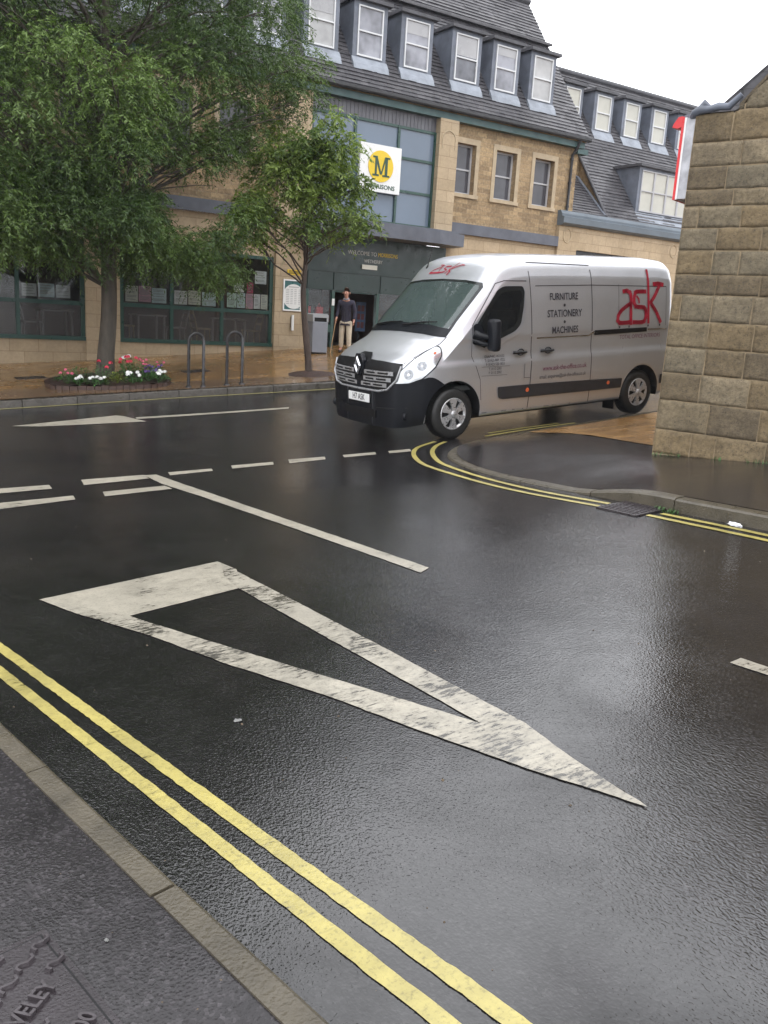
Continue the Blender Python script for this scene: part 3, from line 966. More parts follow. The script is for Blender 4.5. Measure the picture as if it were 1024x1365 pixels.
def shopfront(x0, x1, z0, z1, muls, ztr):
    mb = MB(); y = FY
    mb.box(x0, x1, y - .06, y + .08, z0, z0 + .09)
    mb.box(x0, x1, y - .01, y + .08, z1 - .08, z1)
    xs_ = [x0] + list(muls) + [x1]
    for i, x in enumerate(xs_):
        a = x if i == 0 else x - .09 if i == len(xs_) - 1 else x - .04
        mb.box(a, a + (.09 if i in (0, len(xs_) - 1) else .08), y - .01, y + .08, z0 + .09, z1 - .08)
    for i in range(len(xs_) - 1):
        a = xs_[i] + (.09 if i == 0 else .04); b = xs_[i + 1] - (.09 if i == len(xs_) - 2 else .04)
        mb.box(a, b, y - .005, y + .07, ztr - .045, ztr + .045)
    f = mb.build("shop_window", MT['green'], S_)
    for i in range(len(xs_) - 1):
        a = xs_[i] + (.09 if i == 0 else .04); b = xs_[i + 1] - (.09 if i == len(xs_) - 2 else .04)
        mb = MB(); mb.box(a, b, y + .03, y + .04, z0 + .09, ztr - .045); mb.build("pane", MT['frosted'], f)
        mb = MB(); mb.box(a, b, y + .03, y + .04, ztr + .045, z1 - .08); mb.build("pane", MT['shopglass'], f)


shopfront(6.27, 10.25, .58, 2.85, (7.54, 8.85), 1.45)
shopfront(1.55, 5.46, .58, 2.85, (2.70, 4.0), 1.42)
shopfront(-2.6, .75, .58, 2.85, (-1.5, -.4), 1.42)
shopfront(-6.9, -3.6, .58, 2.85, (-5.8, -4.7), 1.42)
mb = MB(); mb.box(-14, 10.5, FY + 3.6, FY + 3.7, -.5, 3.74); mb.box(-14, 10.6, FY + .36, FY + 3.6, 3.60, 3.70); mb.box(10.5, 10.6, FY + .36, FY + 3.6, -.5, 3.6); mb.build("room_wall", MT['cafewall'], S_)
mb = MB(); mb.box(-14, 10.49, FY + .355, FY + 3.59, .38, .50); mb.build("shop_floor", MT['floorin'], S_)

# ---- entrance
ZE = gz(12, 20.9) + .12 + .15
mb = MB()
mb.box(11.175, 15.7, FY - .10, FY + .02, 2.14, 3.56)          # fascia
for x in (11.2, 12.0, 13.5, 14.75): mb.box(x, x + .02, FY - .125, FY - .101, 2.16, 2.60)
mb.box(11.175, 15.7, FY - .13, FY - .101, 2.62, 2.68)
mb.build("entrance_fascia", MT['green_dk'], S_)
mb = MB()
for x in (11.18, 11.98, 13.42, 14.6, 15.6): mb.box(x, x + .09, FY - .08, FY + .04, .3, 2.138)
mb.box(11.275, 11.975, FY - .07, FY + .03, 1.02, 1.22); mb.box(11.275, 11.975, FY - .07, FY + .03, .30, .62)
mb.box(13.515, 14.595, FY - .07, FY + .03, 1.02, 1.10); mb.box(13.515, 14.595, FY - .07, FY + .03, .30, .62)
mb.box(12.0, 13.5, FY - .05, FY + .03, 2.10, 2.137)
ef = mb.build("entrance_frame", MT['green'], S_)
for a, b in ((11.272, 11.978), (13.512, 14.598), (14.692, 15.598)):
    mb = MB(); mb.box(a, b, FY - .01, FY + .0, .62, 2.136); mb.build("pane", MT['shopglass'], ef)
mb = MB(); mb.box(11.0, 16.2, FY + 5, FY + 5.1, .3, 3.4); mb.box(16.2, 16.3, FY + .35, FY + 5, .3, 3.4); mb.box(11.0, 16.2, FY + .36, FY + 5, 2.75, 2.8); mb.build("room_wall", MT['brownin'], S_)
mb = MB(); mb.box(10.61, 16.2, FY + .03, FY + 4.98, .35, ZE - .02); mb.build("shop_floor", MT['floorin'], S_)
mb = MB(); mb.box(10.9, 12.05, FY + .6, FY + .7, .5, 2.7); mb.build("lobby_screen", MT['darkin'], S_)
# canopy over the entrance
mb = MB()
mb.prism([(10.9, FY - 1.05), (14.75, FY - 1.05), (15.75, FY - .85), (15.95, FY - .11), (10.9, FY - .11)], 'z', 3.57, 3.90)
mb.prism([(10.9, FY - .97), (14.7, FY - .97), (15.6, FY - .8), (15.8, FY - .12), (10.9, FY - .12)], 'z', 3.902, 3.95)
mb.build("canopy", MT['string'], S_)


# ------------------------------------------------------------------ lettering
def text_mesh(body, size=1.0, ext=0.0, align='CENTER', sx=1.0, shear=0.0, space=1.0, bold=0.0, rows=None):
    cu = bpy.data.curves.new("t", 'FONT')
    cu.body = body; cu.size = size; cu.extrude = ext; cu.align_x = align; cu.align_y = 'CENTER'; cu.shear = shear; cu.space_character = space
    cu.offset = bold; cu.resolution_u = 3
    if rows: cu.space_line = rows
    o = bpy.data.objects.new("t", cu); C.objects.link(o)
    dg = bpy.context.evaluated_depsgraph_get()
    me = bpy.data.meshes.new_from_object(o.evaluated_get(dg))
    bpy.data.objects.remove(o); bpy.data.curves.remove(cu)
    v = [(q.co.x * sx, q.co.y, q.co.z) for q in me.vertices]
    f = [tuple(p.vertices) for p in me.polygons]
    bpy.data.meshes.remove(me)
    return v, f


def wall_text(body, x, y, z, size, mat, parent, name="lettering", ext=.004, **kw):
    """letters on a wall that faces -y"""
    v, f = text_mesh(body, size, ext, **kw)
    mb = MB(); mb.add([(x + a, y - c, z + b) for a, b, c in v], f)
    return mb.build(name, mat, parent)


MT['signwhite'] = simple("white sign face", (0.74, 0.74, 0.73), 0.35, var=0.02)
MT['signyellow'] = simple("yellow sign disc", (0.72, 0.50, 0.015), 0.4, var=0.04)
MT['signgreen'] = simple("dark green lettering", (0.015, 0.06, 0.035), 0.4, var=0.05)
MT['lettering_w'] = simple("pale lettering", (0.55, 0.55, 0.52), 0.5, var=0.1)

sg = thing("shop_sign", (13.25, FY - .1, 4.78), "square white shop sign with a yellow disc and dark M", "sign")
mb = MB(); mb.box(12.60, 13.91, FY - .17, FY - .06, 4.79, 5.99); mb.build("sign_board", MT['signwhite'], sg, bevel=.01)
mb = MB(); mb.lathe([(0, 0), (.40, 0), (.40, .012), (0, .012)], (13.255, FY - .186, 5.45), 40, axis='y', smooth=False); mb.build("yellow_disc", MT['signyellow'], sg)
# slab-serif M
mb = MB()


def Mbox(*p): mb.prism([(13.255 + a, 5.445 + b) for a, b in p], 'y', FY - .196, FY - .187)


Mbox((-.19, -.22), (-.13, -.22), (-.13, .22), (-.19, .22)); Mbox((.13, -.22), (.21, -.22), (.21, .22), (.13, .22))
Mbox((-.26, -.25), (-.06, -.25), (-.06, -.205), (-.26, -.205)); Mbox((.06, -.25), (.28, -.25), (.28, -.205), (.06, -.205))
Mbox((-.26, .205), (-.12, .205), (-.12, .25), (-.26, .25)); Mbox((.12, .205), (.28, .205), (.28, .25), (.12, .25))
mb.prism([(13.255 - .13, 5.695), (13.255 - .205, 5.695), (13.255 - .02, 5.195 + .05), (13.255 + .03, 5.195 + .05)], 'y', FY - .1975, FY - .1868)
mb.prism([(13.255 + .12, 5.695), (13.255 + .16, 5.695), (13.255 + .035, 5.195 + .05), (13.255 - .005, 5.195 + .05)], 'y', FY - .1985, FY - .1862)
mb.build("letter", MT['signgreen'], sg)
wall_text("MORRISONS", 13.255, FY - .172, 4.93, .155, MT['signgreen'], sg, bold=.003, sx=1.12)

wt = thing("welcome_lettering", (13.2, FY - .12, 3.0), "welcome lettering in white and yellow on the dark green fascia over the doors", "sign")
wall_text("WELCOME TO", 12.87, FY - .105, 3.17, .15, MT['lettering_w'], wt, sx=.95)
wall_text("MORRISONS", 13.70, FY - .105, 3.17, .15, MT['signyellow'], wt, sx=.78)
wall_text("WETHERBY", 13.23, FY - .105, 2.975, .13, MT['lettering_w'], wt, sx=.9)
dp = thing("door_plate", (13.1, FY - .13, 2.80), "small cream plate under the welcome lettering", "sign")
mb = MB(); mb.box(12.85, 13.34, FY - .15, FY - .132, 2.76, 2.88); mb.build("plate", MT['blind'], dp)
# ================================================================== stone building on the right
def stone_mat(name):
    mt, n, p, out = newmat(name)
    t = n.nodes.new("ShaderNodeTexCoord"); v = t.outputs['Object']
    at = n.nodes.new("ShaderNodeAttribute"); at.attribute_name = "tone"
    base = ramp(n, at.outputs['Fac'], [(0.0, (0.120, 0.092, 0.056)), (0.25, (0.160, 0.118, 0.064)), (0.5, (0.195, 0.142, 0.075)), (0.75, (0.165, 0.137, 0.090)), (1.0, (0.235, 0.185, 0.115))])
    c = mixc(n, 1.0, base, ramp(n, noise(n, v, 2.2, 5, 0.65), [(0.3, 0.62), (0.7, 1.25)]), 'MULTIPLY')
    c = mixc(n, 1.0, c, ramp(n, noise(n, v, 24.0, 5, 0.7), [(0.28, 0.55), (0.5, 1.0), (0.72, 1.3)]), 'MULTIPLY')
    c = mixc(n, ramp(n, noise(n, v, 60.0, 3, 0.6), [(0.58, 0.0), (0.70, 0.8)]), c, (0.035, 0.028, 0.02))
    n.links.new(c, p.inputs['Base Color'])
    p.inputs['Roughness'].default_value = 0.72
    nb = bump(n, noise(n, v, 16.0, 8, 0.75), 1.0, 0.022)
    nb = bump(n, noise(n, v, 90.0, 3, 0.6), 0.4, 0.004, nb)
    n.links.new(nb, p.inputs['Normal'])
    return mt


MT['block'] = stone_mat("weathered gritstone blocks")
MT['mortar'] = simple("pale ochre mortar", (0.235, 0.18, 0.11), 0.85, var=0.3, vs=6, bmp=0.6, bs=80)
WC = Vector((7.65, 6.17, 0)); WD = Vector((.295, -.955, 0)).normalized(); WN = Vector((-WD.y, WD.x, 0))   # WN points into the building (+x)
WT = Matrix(((WD.x, WN.x, 0, WC.x), (WD.y, WN.y, 0, WC.y), (0, 0, 1, 0), (0, 0, 0, 1)))
old = thing("stone_building", (WC.x, WC.y, .28), "old building of weathered brown gritstone blocks at the right-hand corner", "building")
cz = [-.25, .02, .32, .58, .90, 1.19, 1.46, 1.73, 2.00, 2.20, 2.44, 2.66, 2.87, 3.03, 3.25, 3.48, 3.76]
GW = 7.6


def gable_z(s):
    """top of the gable wall at distance s from the corner"""
    if s < .40: return 3.76
    return 3.76 + min((s - .40), (GW - .4 - s)) * 1.08 if s < GW - .4 else 3.76


rnd = random.Random(11)
top = cz[-1]
while top < 3.76 + 3.4 * 1.08:
    top += rnd.uniform(.22, .30); cz.append(top)
nz = __import__('mathutils').noise
mb = MB(); tones = []


def stone(s0, s1, z0, z1, face, fine):
    """one rock-faced block; FACE(s, z, depth) gives the world point"""
    g = .0055
    s0 += g; s1 -= g; z0 += g; z1 -= g
    tone = rnd.random()
    outb = rnd.uniform(-.004, .008)
    seed = rnd.uniform(0, 100)
    nu = max(2, int((s1 - s0) / (.028 if fine else .15))); nv = max(2, int((z1 - z0) / (.028 if fine else .12)))
    base = len(mb.v); f0 = len(mb.f)
    for i in range(nu + 1):
        for j in range(nv + 1):
            u, v = i / nu, j / nv
            s = s0 + (s1 - s0) * u; z = z0 + (z1 - z0) * v
            edge = min(u * (s1 - s0), (1 - u) * (s1 - s0), v * (z1 - z0), (1 - v) * (z1 - z0))
            e = min(1.0, edge / .008)
            d = .006 + (outb * .5 + .006 + .005 * nz.noise(Vector((s * 5, z * 7, seed))) + .007 * nz.noise(Vector((s * 19, z * 19, seed))) + .004 * nz.noise(Vector((s * 48, z * 48, seed)))) * e
            jx = .006 * nz.noise(Vector((z * 9, seed, s * 3))) if i in (0, nu) else 0
            jz = .006 * nz.noise(Vector((s * 9, seed, 4))) if j in (0, nv) else 0
            mb.v.append(tuple(face(s + jx, z + jz, d)))
    for i in range(nu):
        for j in range(nv):
            a = base + i * (nv + 1) + j
            mb.smooth.add(len(mb.f)); mb.f.append((a, a + nv + 1, a + nv + 2, a + 1)); mb.mi.append(0)
    # returns into the joint
    def rim(k): return mb.v[k]
    per = [base + i * (nv + 1) for i in range(nu + 1)] + [base + nu * (nv + 1) + j for j in range(1, nv + 1)] + [base + i * (nv + 1) + nv for i in range(nu - 1, -1, -1)] + [base + j for j in range(nv - 1, 0, -1)]
    inner = []
    dd = face(0, 0, -.03) - face(0, 0, 0)
    for k in per:
        q = Vector(mb.v[k]) + dd; inner.append(len(mb.v)); mb.v.append(tuple(q))
    for a in range(len(per)):
        b = (a + 1) % len(per)
        mb.f.append((per[a], inner[a], inner[b], per[b])); mb.mi.append(0)
    tones.extend([tone] * (len(mb.v) - base))


def face_gable(s, z, d): return WT @ Vector((s, -d, min(z, gable_z(max(0, min(GW, s))) - .003)))
def face_side(s, z, d): return WT @ Vector((-d, s, z))


for k in range(len(cz) - 1):
    z0, z1 = cz[k], cz[k + 1]
    s = 0.0
    quoin = rnd.choice([(.09, .16), (.30, .40), (.42, .55)]) if k % 2 else (.36, .52)
    first = True
    while s < GW:
        ln = rnd.uniform(*quoin) if first else rnd.uniform(.26, .52)
        first = False
        e = min(GW, s + ln)
        if GW - e < .15: e = GW
        zt0, zt1 = gable_z(s + .001), gable_z(e - .001)
        if k == 0 or max(zt0, zt1) > z0 + .02:
            stone(s, e, z0, z1, face_gable, s < 1.5)
        s = e
    if z1 < 3.8:
        s = 0.0
        while s < 9:
            e = s + rnd.uniform(.3, .6)
            stone(s, e, z0, z1, face_side, False); s = e
me = bpy.data.meshes.new("wall")
me.from_pydata(mb.v, [], mb.f)
me.materials.append(MT['block'])
for i in mb.smooth: me.polygons[i].use_smooth = True
at = me.attributes.new("tone", 'FLOAT', 'POINT'); at.data.foreach_set("value", tones)
b_ = bmesh.new(); b_.from_mesh(me); b_.normal_update(); b_.to_mesh(me); b_.free()
wo_ = bpy.data.objects.new("wall", me); C.objects.link(wo_); attach(wo_, old)
mb = MB()
prof = [(.0, -.6), (GW, -.6), (GW, 3.74)] + [(GW - .4, 3.76), (GW / 2, 3.76 + (GW / 2 - .4) * 1.08), (.4, 3.74), (0, 3.74)]
mb.prism(prof, 'y', -.0045, 9.0, T=WT); mb.build("wall_core", MT['mortar'], old)
# gable coping and the lead at its foot
mb = MB()
for s0 in np.arange(.42, GW / 2, .62):
    s1 = min(s0 + .61, GW / 2)
    z0, z1 = gable_z(s0), gable_z(s1)
    mb.prism([(s0, z0 - .01), (s1, z1 - .01), (s1, z1 + .035), (s0, z0 + .035)], 'y', -.012, .32, T=WT)
    s0b, s1b = GW - s1, GW - s0
    mb.prism([(s0b, z1 - .01), (s1b, z0 - .01), (s1b, z0 + .035), (s0b, z1 + .035)], 'y', -.03, .32, T=WT)
mb.build("coping", MT['block'], old)
mb = MB()
mb.tube([WT @ Vector(q) for q in ((-.10, .10, 3.72), (-.02, .02, 3.775), (.05, -.01, 3.795), (.13, -.02, 3.79), (.22, -.015, 3.81), (.32, -.01, 3.80), (.43, -.01, 3.90))], [.03, .045, .05, .035, .04, .038, .028], 8)
mb.tube([WT @ Vector(q) for q in ((.02, .0, 3.80), (.08, .0, 3.85), (.12, .0, 3.82))], [.03, .045, .02], 7)
mb.tube([WT @ Vector(q) for q in ((-.13, .10, 3.74), (-.13, 9.0, 3.74))], .055, 8)
mb.build("lead_gutter", MT['lead'], old)
mb = MB(); ga = gable_z(GW / 2); mb.prism([(-.08, 3.70), (-.08, 3.745), (.43, 3.745), (GW / 2, ga - .05), (GW - .43, 3.745), (GW + .08, 3.745), (GW + .08, 3.70), (GW / 2, ga - .5)], 'y', .33, 9.1, T=WT); mb.build("roof", MT['slate'], old)

# red-edged sign box on the far face of that corner
MT['red'] = simple("bright red plastic", (0.62, 0.02, 0.025), 0.35, var=0.06)
MT['signgrey'] = simple("grey aluminium tray", (0.36, 0.36, 0.38), 0.4, metal=0.4, var=0.35, vs=7)
fs = thing("fascia_sign", WT @ Vector((-.06, .1, 2.95)), "red edged wall sign seen edge-on at the top of the stone corner", "sign")
mb = MB(); mb.box(-.105, -.012, .03, 1.9, 2.96, 3.74, T=WT); mb.build("sign_tray", MT['signgrey'], fs)
mb = MB(); mb.box(-.125, -.1055, .026, 1.9, 2.955, 3.745, T=WT); mb.build("sign_face", MT['white_m'], fs)
mb = MB(); mb.box(-.150, -.1255, .02, 1.91, 2.95, 3.75, T=WT)
mb.build("red_rim", MT['red'], fs)
mb = MB(); mb.prism([(-.151, 3.76), (-.151, 3.66), (-.19, 3.645), (-.25, 3.66), (-.24, 3.69), (-.195, 3.755)], 'y', .03, .16, T=WT); mb.build("lamp_hood", MT['red'], fs)

# ================================================================== street furniture
MT['steel'] = simple("dull grey steel tube", (0.045, 0.044, 0.046), 0.3, metal=0.5, var=0.15)
MT['iron'] = simple("wet cast iron", (0.026, 0.021, 0.024), 0.30, metal=0.0, var=0.25, vs=8, bmp=0.25, bs=110, rvar=.08)
MT['iron_hi'] = simple("worn cast iron pattern", (0.045, 0.038, 0.042), 0.3, var=0.2, vs=8, bmp=0.2, bs=110)
for k, (xa, xb, ya) in enumerate(((6.03, 6.31, 15.86), (6.79, 7.09, 15.82))):
    lab = ("left-hand steel hoop bicycle stand beside the kerb", "right-hand steel hoop bicycle stand beside the kerb, nearer the small tree")[k]
    z = gz(xa, ya) + .12; zr = z + 1.03
    t_ = thing("cycle_stand", ((xa + xb) / 2, ya, z), lab, "bicycle stand", "steel bicycle stands at the kerb")
    r_ = (xb - xa) / 2
    pts = [(xa, ya, z - .05), (xa, ya, zr - r_)] + [((xa + xb) / 2 - r_ * math.cos(a), ya - .02 * math.sin(a), zr - r_ + r_ * math.sin(a)) for a in np.linspace(0, math.pi, 13)[1:-1]] + [(xb, ya - .04, zr - r_), (xb, ya - .04, z - .05)]
    mb = MB(); mb.tube(pts, .030, 10); mb.build("hoop", MT['steel'], t_)
    for x_, y_ in ((xa, ya), (xb, ya - .04)):
        mb = MB(); mb.lathe([(.0, .03), (.05, .03), (.065, .0), (.065, -.03)], (x_, y_, gz(x_, y_) + .125), 14); mb.build("foot_ring", MT['steel'], t_)

# litter bin by the doors
MT['bin'] = simple("grey plastic", (0.21, 0.225, 0.26), 0.4, var=0.06, vs=2)
MT['bin_lt'] = simple("light grey plastic", (0.34, 0.35, 0.37), 0.4, var=0.05)
MT['black'] = simple("black plastic", (0.008, 0.008, 0.009), 0.45, var=0.2, spec=0.3)
zb_ = fpav(10.95, 19.8)
bn = thing("litter_bin", (10.95, 19.8, zb_), "grey box litter bin standing at the left of the shop doors", "litter bin")
T = Matrix.Translation((10.95, 19.8, zb_)) @ Matrix.Rotation(R(-6), 4, 'Z')
mb = MB(); mb.box(-.21, .21, -.20, .20, .03, .80, T=T); mb.build("bin_body", MT['bin'], bn, bevel=.015)
mb = MB(); mb.box(-.19, .19, -.18, .18, 0, .035, T=T); mb.build("plinth", MT['black'], bn)
mb = MB()
mb.box(-.215, .215, -.205, .205, .90, .97, T=T); mb.box(-.215, -.17, -.205, .205, .802, .899, T=T); mb.box(.17, .215, -.205, .205, .802, .899, T=T)
mb.prism([(-.215, .971), (.215, .971), (.17, 1.0), (-.17, 1.0)], 'y', -.2, .2, T=T)
mb.build("bin_hood", MT['bin_lt'], bn)
mb = MB(); mb.box(-.168, .168, -.17, .17, .801, .898, T=T); mb.build("aperture", MT['black'], bn)

# poster board, yellow notice and cigarette tube on the stone pier
MT['boardgreen'] = simple("teal poster ground", (0.03, 0.12, 0.12), 0.35, var=0.1)
MT['paper'] = simple("white printed paper", (0.74, 0.74, 0.72), 0.5, var=0.03)
MT['greytext'] = simple("grey print", (0.40, 0.40, 0.40), 0.5, var=0.1)
YP = FY - .10
pb = thing("poster_board", (10.77, YP, 1.54), "framed opening-times board with a white circle on dark teal on the stone pier", "notice board")
mb = MB()
x0, x1, z0, z1 = 10.49, 11.03, 1.53, 2.33
mb.box(x0, x1, YP - .04, YP - .002, z0, z0 + .035); mb.box(x0, x1, YP - .04, YP - .002, z1 - .035, z1); mb.box(x0, x0 + .035, YP - .04, YP - .002, z0 + .035, z1 - .035); mb.box(x1 - .035, x1, YP - .04, YP - .002, z0 + .035, z1 - .035)
mb.build("frame", MT['white_m'], pb)
mb = MB(); mb.box(x0 + .035, x1 - .035, YP - .02, YP - .004, z0 + .035, z1 - .035); mb.build("panel", MT['boardgreen'], pb)
cir = []
for a in np.linspace(0, 2 * math.pi, 49)[:-1]:
    cir.append((max(x0 + .037, min(x1 - .037, 10.80 + .315 * math.cos(a))), max(z0 + .04, min(z1 - .04, 1.90 + .315 * math.sin(a)))))
mb = MB(); mb.prism(cir, 'y', YP - .026, YP - .0205); mb.build("white_disc", MT['paper'], pb)
mb = MB()
for i in range(9):
    zz = 2.07 - i * .045
    for cxx, ww in ((10.62, .09), (10.74, .07), (10.85, .07), (10.96, .05)):
        mb.box(cxx - ww / 2, cxx + ww / 2, YP - .0285, YP - .0262, zz, zz + .016)
mb.box(10.65, 10.95, YP - .0285, YP - .0262, 2.13, 2.155)
mb.build("print", MT['greytext'], pb)
wall_text("MORRISONS", 10.90, YP - .024, 1.60, .045, MT['paper'], pb, ext=.001)
yn = thing("yellow_notice", (10.8, YP, 2.46), "small yellow notice on the stone pier above the framed board", "notice")
mb = MB(); mb.box(10.60, 11.0, YP - .02, YP - .003, 2.45, 2.58); mb.build("plate", MT['signyellow'], yn)
mb = MB(); [mb.box(10.64, 10.96, YP - .023, YP - .0205, z, z + .015) for z in (2.48, 2.51, 2.54)]; mb.build("print", MT['black'], yn)
ct = thing("ashtray_tube", (10.78, YP, 1.03), "slim upright white ash bin tube fixed to the pier under the framed board", "ash bin")
mb = MB(); mb.tube([(10.78, YP - .05, 1.03), (10.78, YP - .05, 1.43)], .035, 12); mb.build("tube", MT['white_m'], ct)
mb = MB(); mb.box(10.745, 10.815, YP - .02, YP - .002, 1.1, 1.38); mb.build("back_plate", MT['black'], ct)

# ---- manhole cover in the near footway, with raised pattern and letters
mh_c = Vector((.406, 2.058)); e1 = (Vector((.481, 1.628)) - mh_c).normalized(); e2 = Vector((e1.y, -e1.x))
if e2.x > 0: e2 = -e2
zc = gz(.3, 1.7) + .095
gx_, gy_ = (gz(.4, 1.7) - gz(.2, 1.7)) / .2, (gz(.3, 1.8) - gz(.3, 1.6)) / .2


def MP(a, b, h):
    """a along the kerb-side edge, b away from the kerb"""
    p = mh_c + e1 * a + e2 * b
    return Vector((p.x, p.y, gz(p.x, p.y) + .095 + h))


mh = thing("manhole_cover", MP(.3, .3, 0), "square cast iron cover with raised pattern and lettering in the near footway", "manhole cover")


def slab(poly, h0, h1, mbx):
    n = len(poly)
    v = [MP(a, b, h0) for a, b in poly] + [MP(a, b, h1) for a, b in poly]
    f = [tuple(range(n)), tuple(range(2 * n - 1, n - 1, -1))] + [(i, i + n, (i + 1) % n + n, (i + 1) % n) for i in range(n)]
    mbx.add(v, f)


mb = MB(); slab([(.0, .0), (.66, .0), (.66, .66), (.0, .66)], -.03, .0035, mb); mb.build("frame", MT['iron'], mh)
mb = MB(); slab([(.022, .022), (.638, .022), (.638, .638), (.022, .638)], -.02, .0065, mb); mb.build("cover_plate", MT['iron'], mh)
mb = MB(); slab([(.016, .016), (.644, .016), (.644, .022), (.016, .022)], 0, .0042, mb); slab([(.016, .022), (.022, .022), (.022, .644), (.016, .644)], 0, .0042, mb); mb.build("gap", MT['black'], mh)


def bar(pts, w, mbx, h=.0155):
    """a raised rib following PTS (cover coordinates), chamfered"""
    P_ = [Vector(p) for p in pts]
    L_ = []
    for i, p in enumerate(P_):
        t = (P_[min(i + 1, len(P_) - 1)] - P_[max(i - 1, 0)]).normalized(); nn = Vector((-t.y, t.x))
        L_.append([p + nn * w, p + nn * w * .55, p - nn * w * .55, p - nn * w])
    v = []
    for r_ in L_: v += [MP(r_[0].x, r_[0].y, .006), MP(r_[1].x, r_[1].y, h), MP(r_[2].x, r_[2].y, h), MP(r_[3].x, r_[3].y, .006)]
    f = []
    for i in range(len(L_) - 1):
        for j in range(3): f.append((i * 4 + j, i * 4 + j + 1, (i + 1) * 4 + j + 1, (i + 1) * 4 + j))
    f += [(0, 1, 2, 3), tuple(len(v) - 4 + q for q in (3, 2, 1, 0))]
    mbx.add(v, f)


mb = MB()
tu = Vector((-.52, -.85)).normalized(); tv = Vector((-.85, .52)).normalized()
for i in range(-1, 8):
    for j in range(11):
        a, b = .052 + i * .092 + (.046 if j % 2 else 0), .034 + j * .056
        if not (.03 < a < .60 and .02 < b < .63): continue
        q = Vector((a, b)) - Vector((.268, .166))
        if abs(q.dot(tu)) < .15 and abs(q.dot(tv)) < .052: continue
        q = Vector((a, b)) - Vector((.385, .075))
        if abs(q.dot(tu)) < .075 and abs(q.dot(tv)) < .052: continue
        bar([(a - .018, b - .022), (a - .004, b - .022), (a + .004, b - .006), (a + .0, b + .016), (a + .010, b + .024), (a + .024, b + .018)], .0065, mb)
mb.build("raised_pattern", MT['iron_hi'], mh)


def mh_text(body, ca, cb, size):
    v, f = text_mesh(body, size, .0, align='CENTER', sx=.82, bold=.0012)
    mbx = MB()
    def Q(p, h):
        k_ = Vector((ca, cb)) + tu * p[0] + tv * p[1]
        return MP(k_.x, k_.y, h)
    top_ = [Q(p, .0165) for p in v]; bot = [Q(p, .006) for p in v]
    mbx.add(top_, f)
    cnt = {}
    for fc in f:
        for i in range(len(fc)):
            e = (fc[i], fc[(i + 1) % len(fc)])
            cnt[tuple(sorted(e))] = cnt.get(tuple(sorted(e)), 0) + 1
    nn = len(v)
    mbx.add(top_ + bot, [(a, b, b + nn, a + nn) for (a, b), c_ in cnt.items() if c_ == 1])
    mbx.build("lettering", MT['iron_hi'], mh)


mh_text("STAVELEY", .268, .166, .062)
mh_text("600", .385, .075, .062)

# small covers in the far footway
for k, (x, y, lab) in enumerate(((3.70, 18.4, "small dark inspection cover in the buff paving left of the flower bed"), (7.0, 18.0, "small dark inspection cover in the buff paving behind the bicycle stands"))):
    t_ = thing("inspection_cover", (x, y, fpav(x, y)), lab, "manhole cover")
    mb = MB()
    P4 = [(x - .28, y - .18), (x + .28, y - .18), (x + .28, y + .18), (x - .28, y + .18)]
    v = [(a, b, fpav(a, b) + .008) for a, b in P4] + [(a, b, fpav(a, b) - .03) for a, b in P4]
    mb.add(v, [(0, 1, 2, 3), (0, 4, 5, 1), (1, 5, 6, 2), (2, 6, 7, 3), (3, 7, 4, 0)]); mb.build("cover_plate", MT['iron'], t_)

# ---- road gully
gy = thing("road_gully", (5.86, 4.86, gz(5.86, 4.86)), "cast iron road gully grating in a break in the double yellow lines", "drain")
mb = MB()


def gslab(mbx, x0, x1, y0, y1, h0, h1):
    P4 = [(x0, y0), (x1, y0), (x1, y1), (x0, y1)]
    v = [(a, b, gz(a, b) + h0) for a, b in P4] + [(a, b, gz(a, b) + h1) for a, b in P4]
    mbx.add(v, [(3, 2, 1, 0), (4, 5, 6, 7), (0, 1, 5, 4), (1, 2, 6, 5), (2, 3, 7, 6), (3, 0, 4, 7)])


for q in ((5.68, 6.0, 5.05, 5.08), (5.68, 6.0, 4.64, 4.67), (5.65, 5.68, 4.64, 5.08), (6.0, 6.03, 4.64, 5.08)): gslab(mb, *q, -.02, .014)
mb.build("frame", MT['iron'], gy)
mb = MB()
for x in np.arange(5.695, 5.99, .046): gslab(mb, x, x + .017, 4.672, 5.048, -.01, .016)
for y in np.arange(4.75, 5.04, .09): gslab(mb, 5.682, 5.998, y, y + .014, -.012, .012)
mb.build("grating", MT['iron_hi'], gy)
mb = MB(); gslab(mb, 5.68, 6.0, 4.67, 5.05, -.02, .0035); mb.build("pit", MT['black'], gy)

# litter at the right kerb and on the road
MT['tissue'] = simple("wet white tissue", (0.72, 0.72, 0.75), 0.5, var=0.1)


MT['gum'] = simple("trodden grey white scrap", (0.16, 0.16, 0.155), 0.5, var=0.3, vs=60)


def crumple(name, x, y, z, sx, sy, sz, mat, seed):
    b = bmesh.new(); bmesh.ops.create_icosphere(b, subdivisions=3, radius=1)
    for v in b.verts:
        n_ = nz.noise(v.co * 1.8 + Vector((seed, 0, 0))); n2 = nz.noise(v.co * 4.5 + Vector((0, seed, 0)))
        v.co *= 1 + .55 * n_ + .45 * n2
        v.co = Vector((v.co.x * sx + x, v.co.y * sy + y, max(0, v.co.z) * sz + z))
    me = bpy.data.meshes.new(name); b.to_mesh(me); b.free(); me.materials.append(mat)
    o = bpy.data.objects.new(name, me); C.objects.link(o); return o


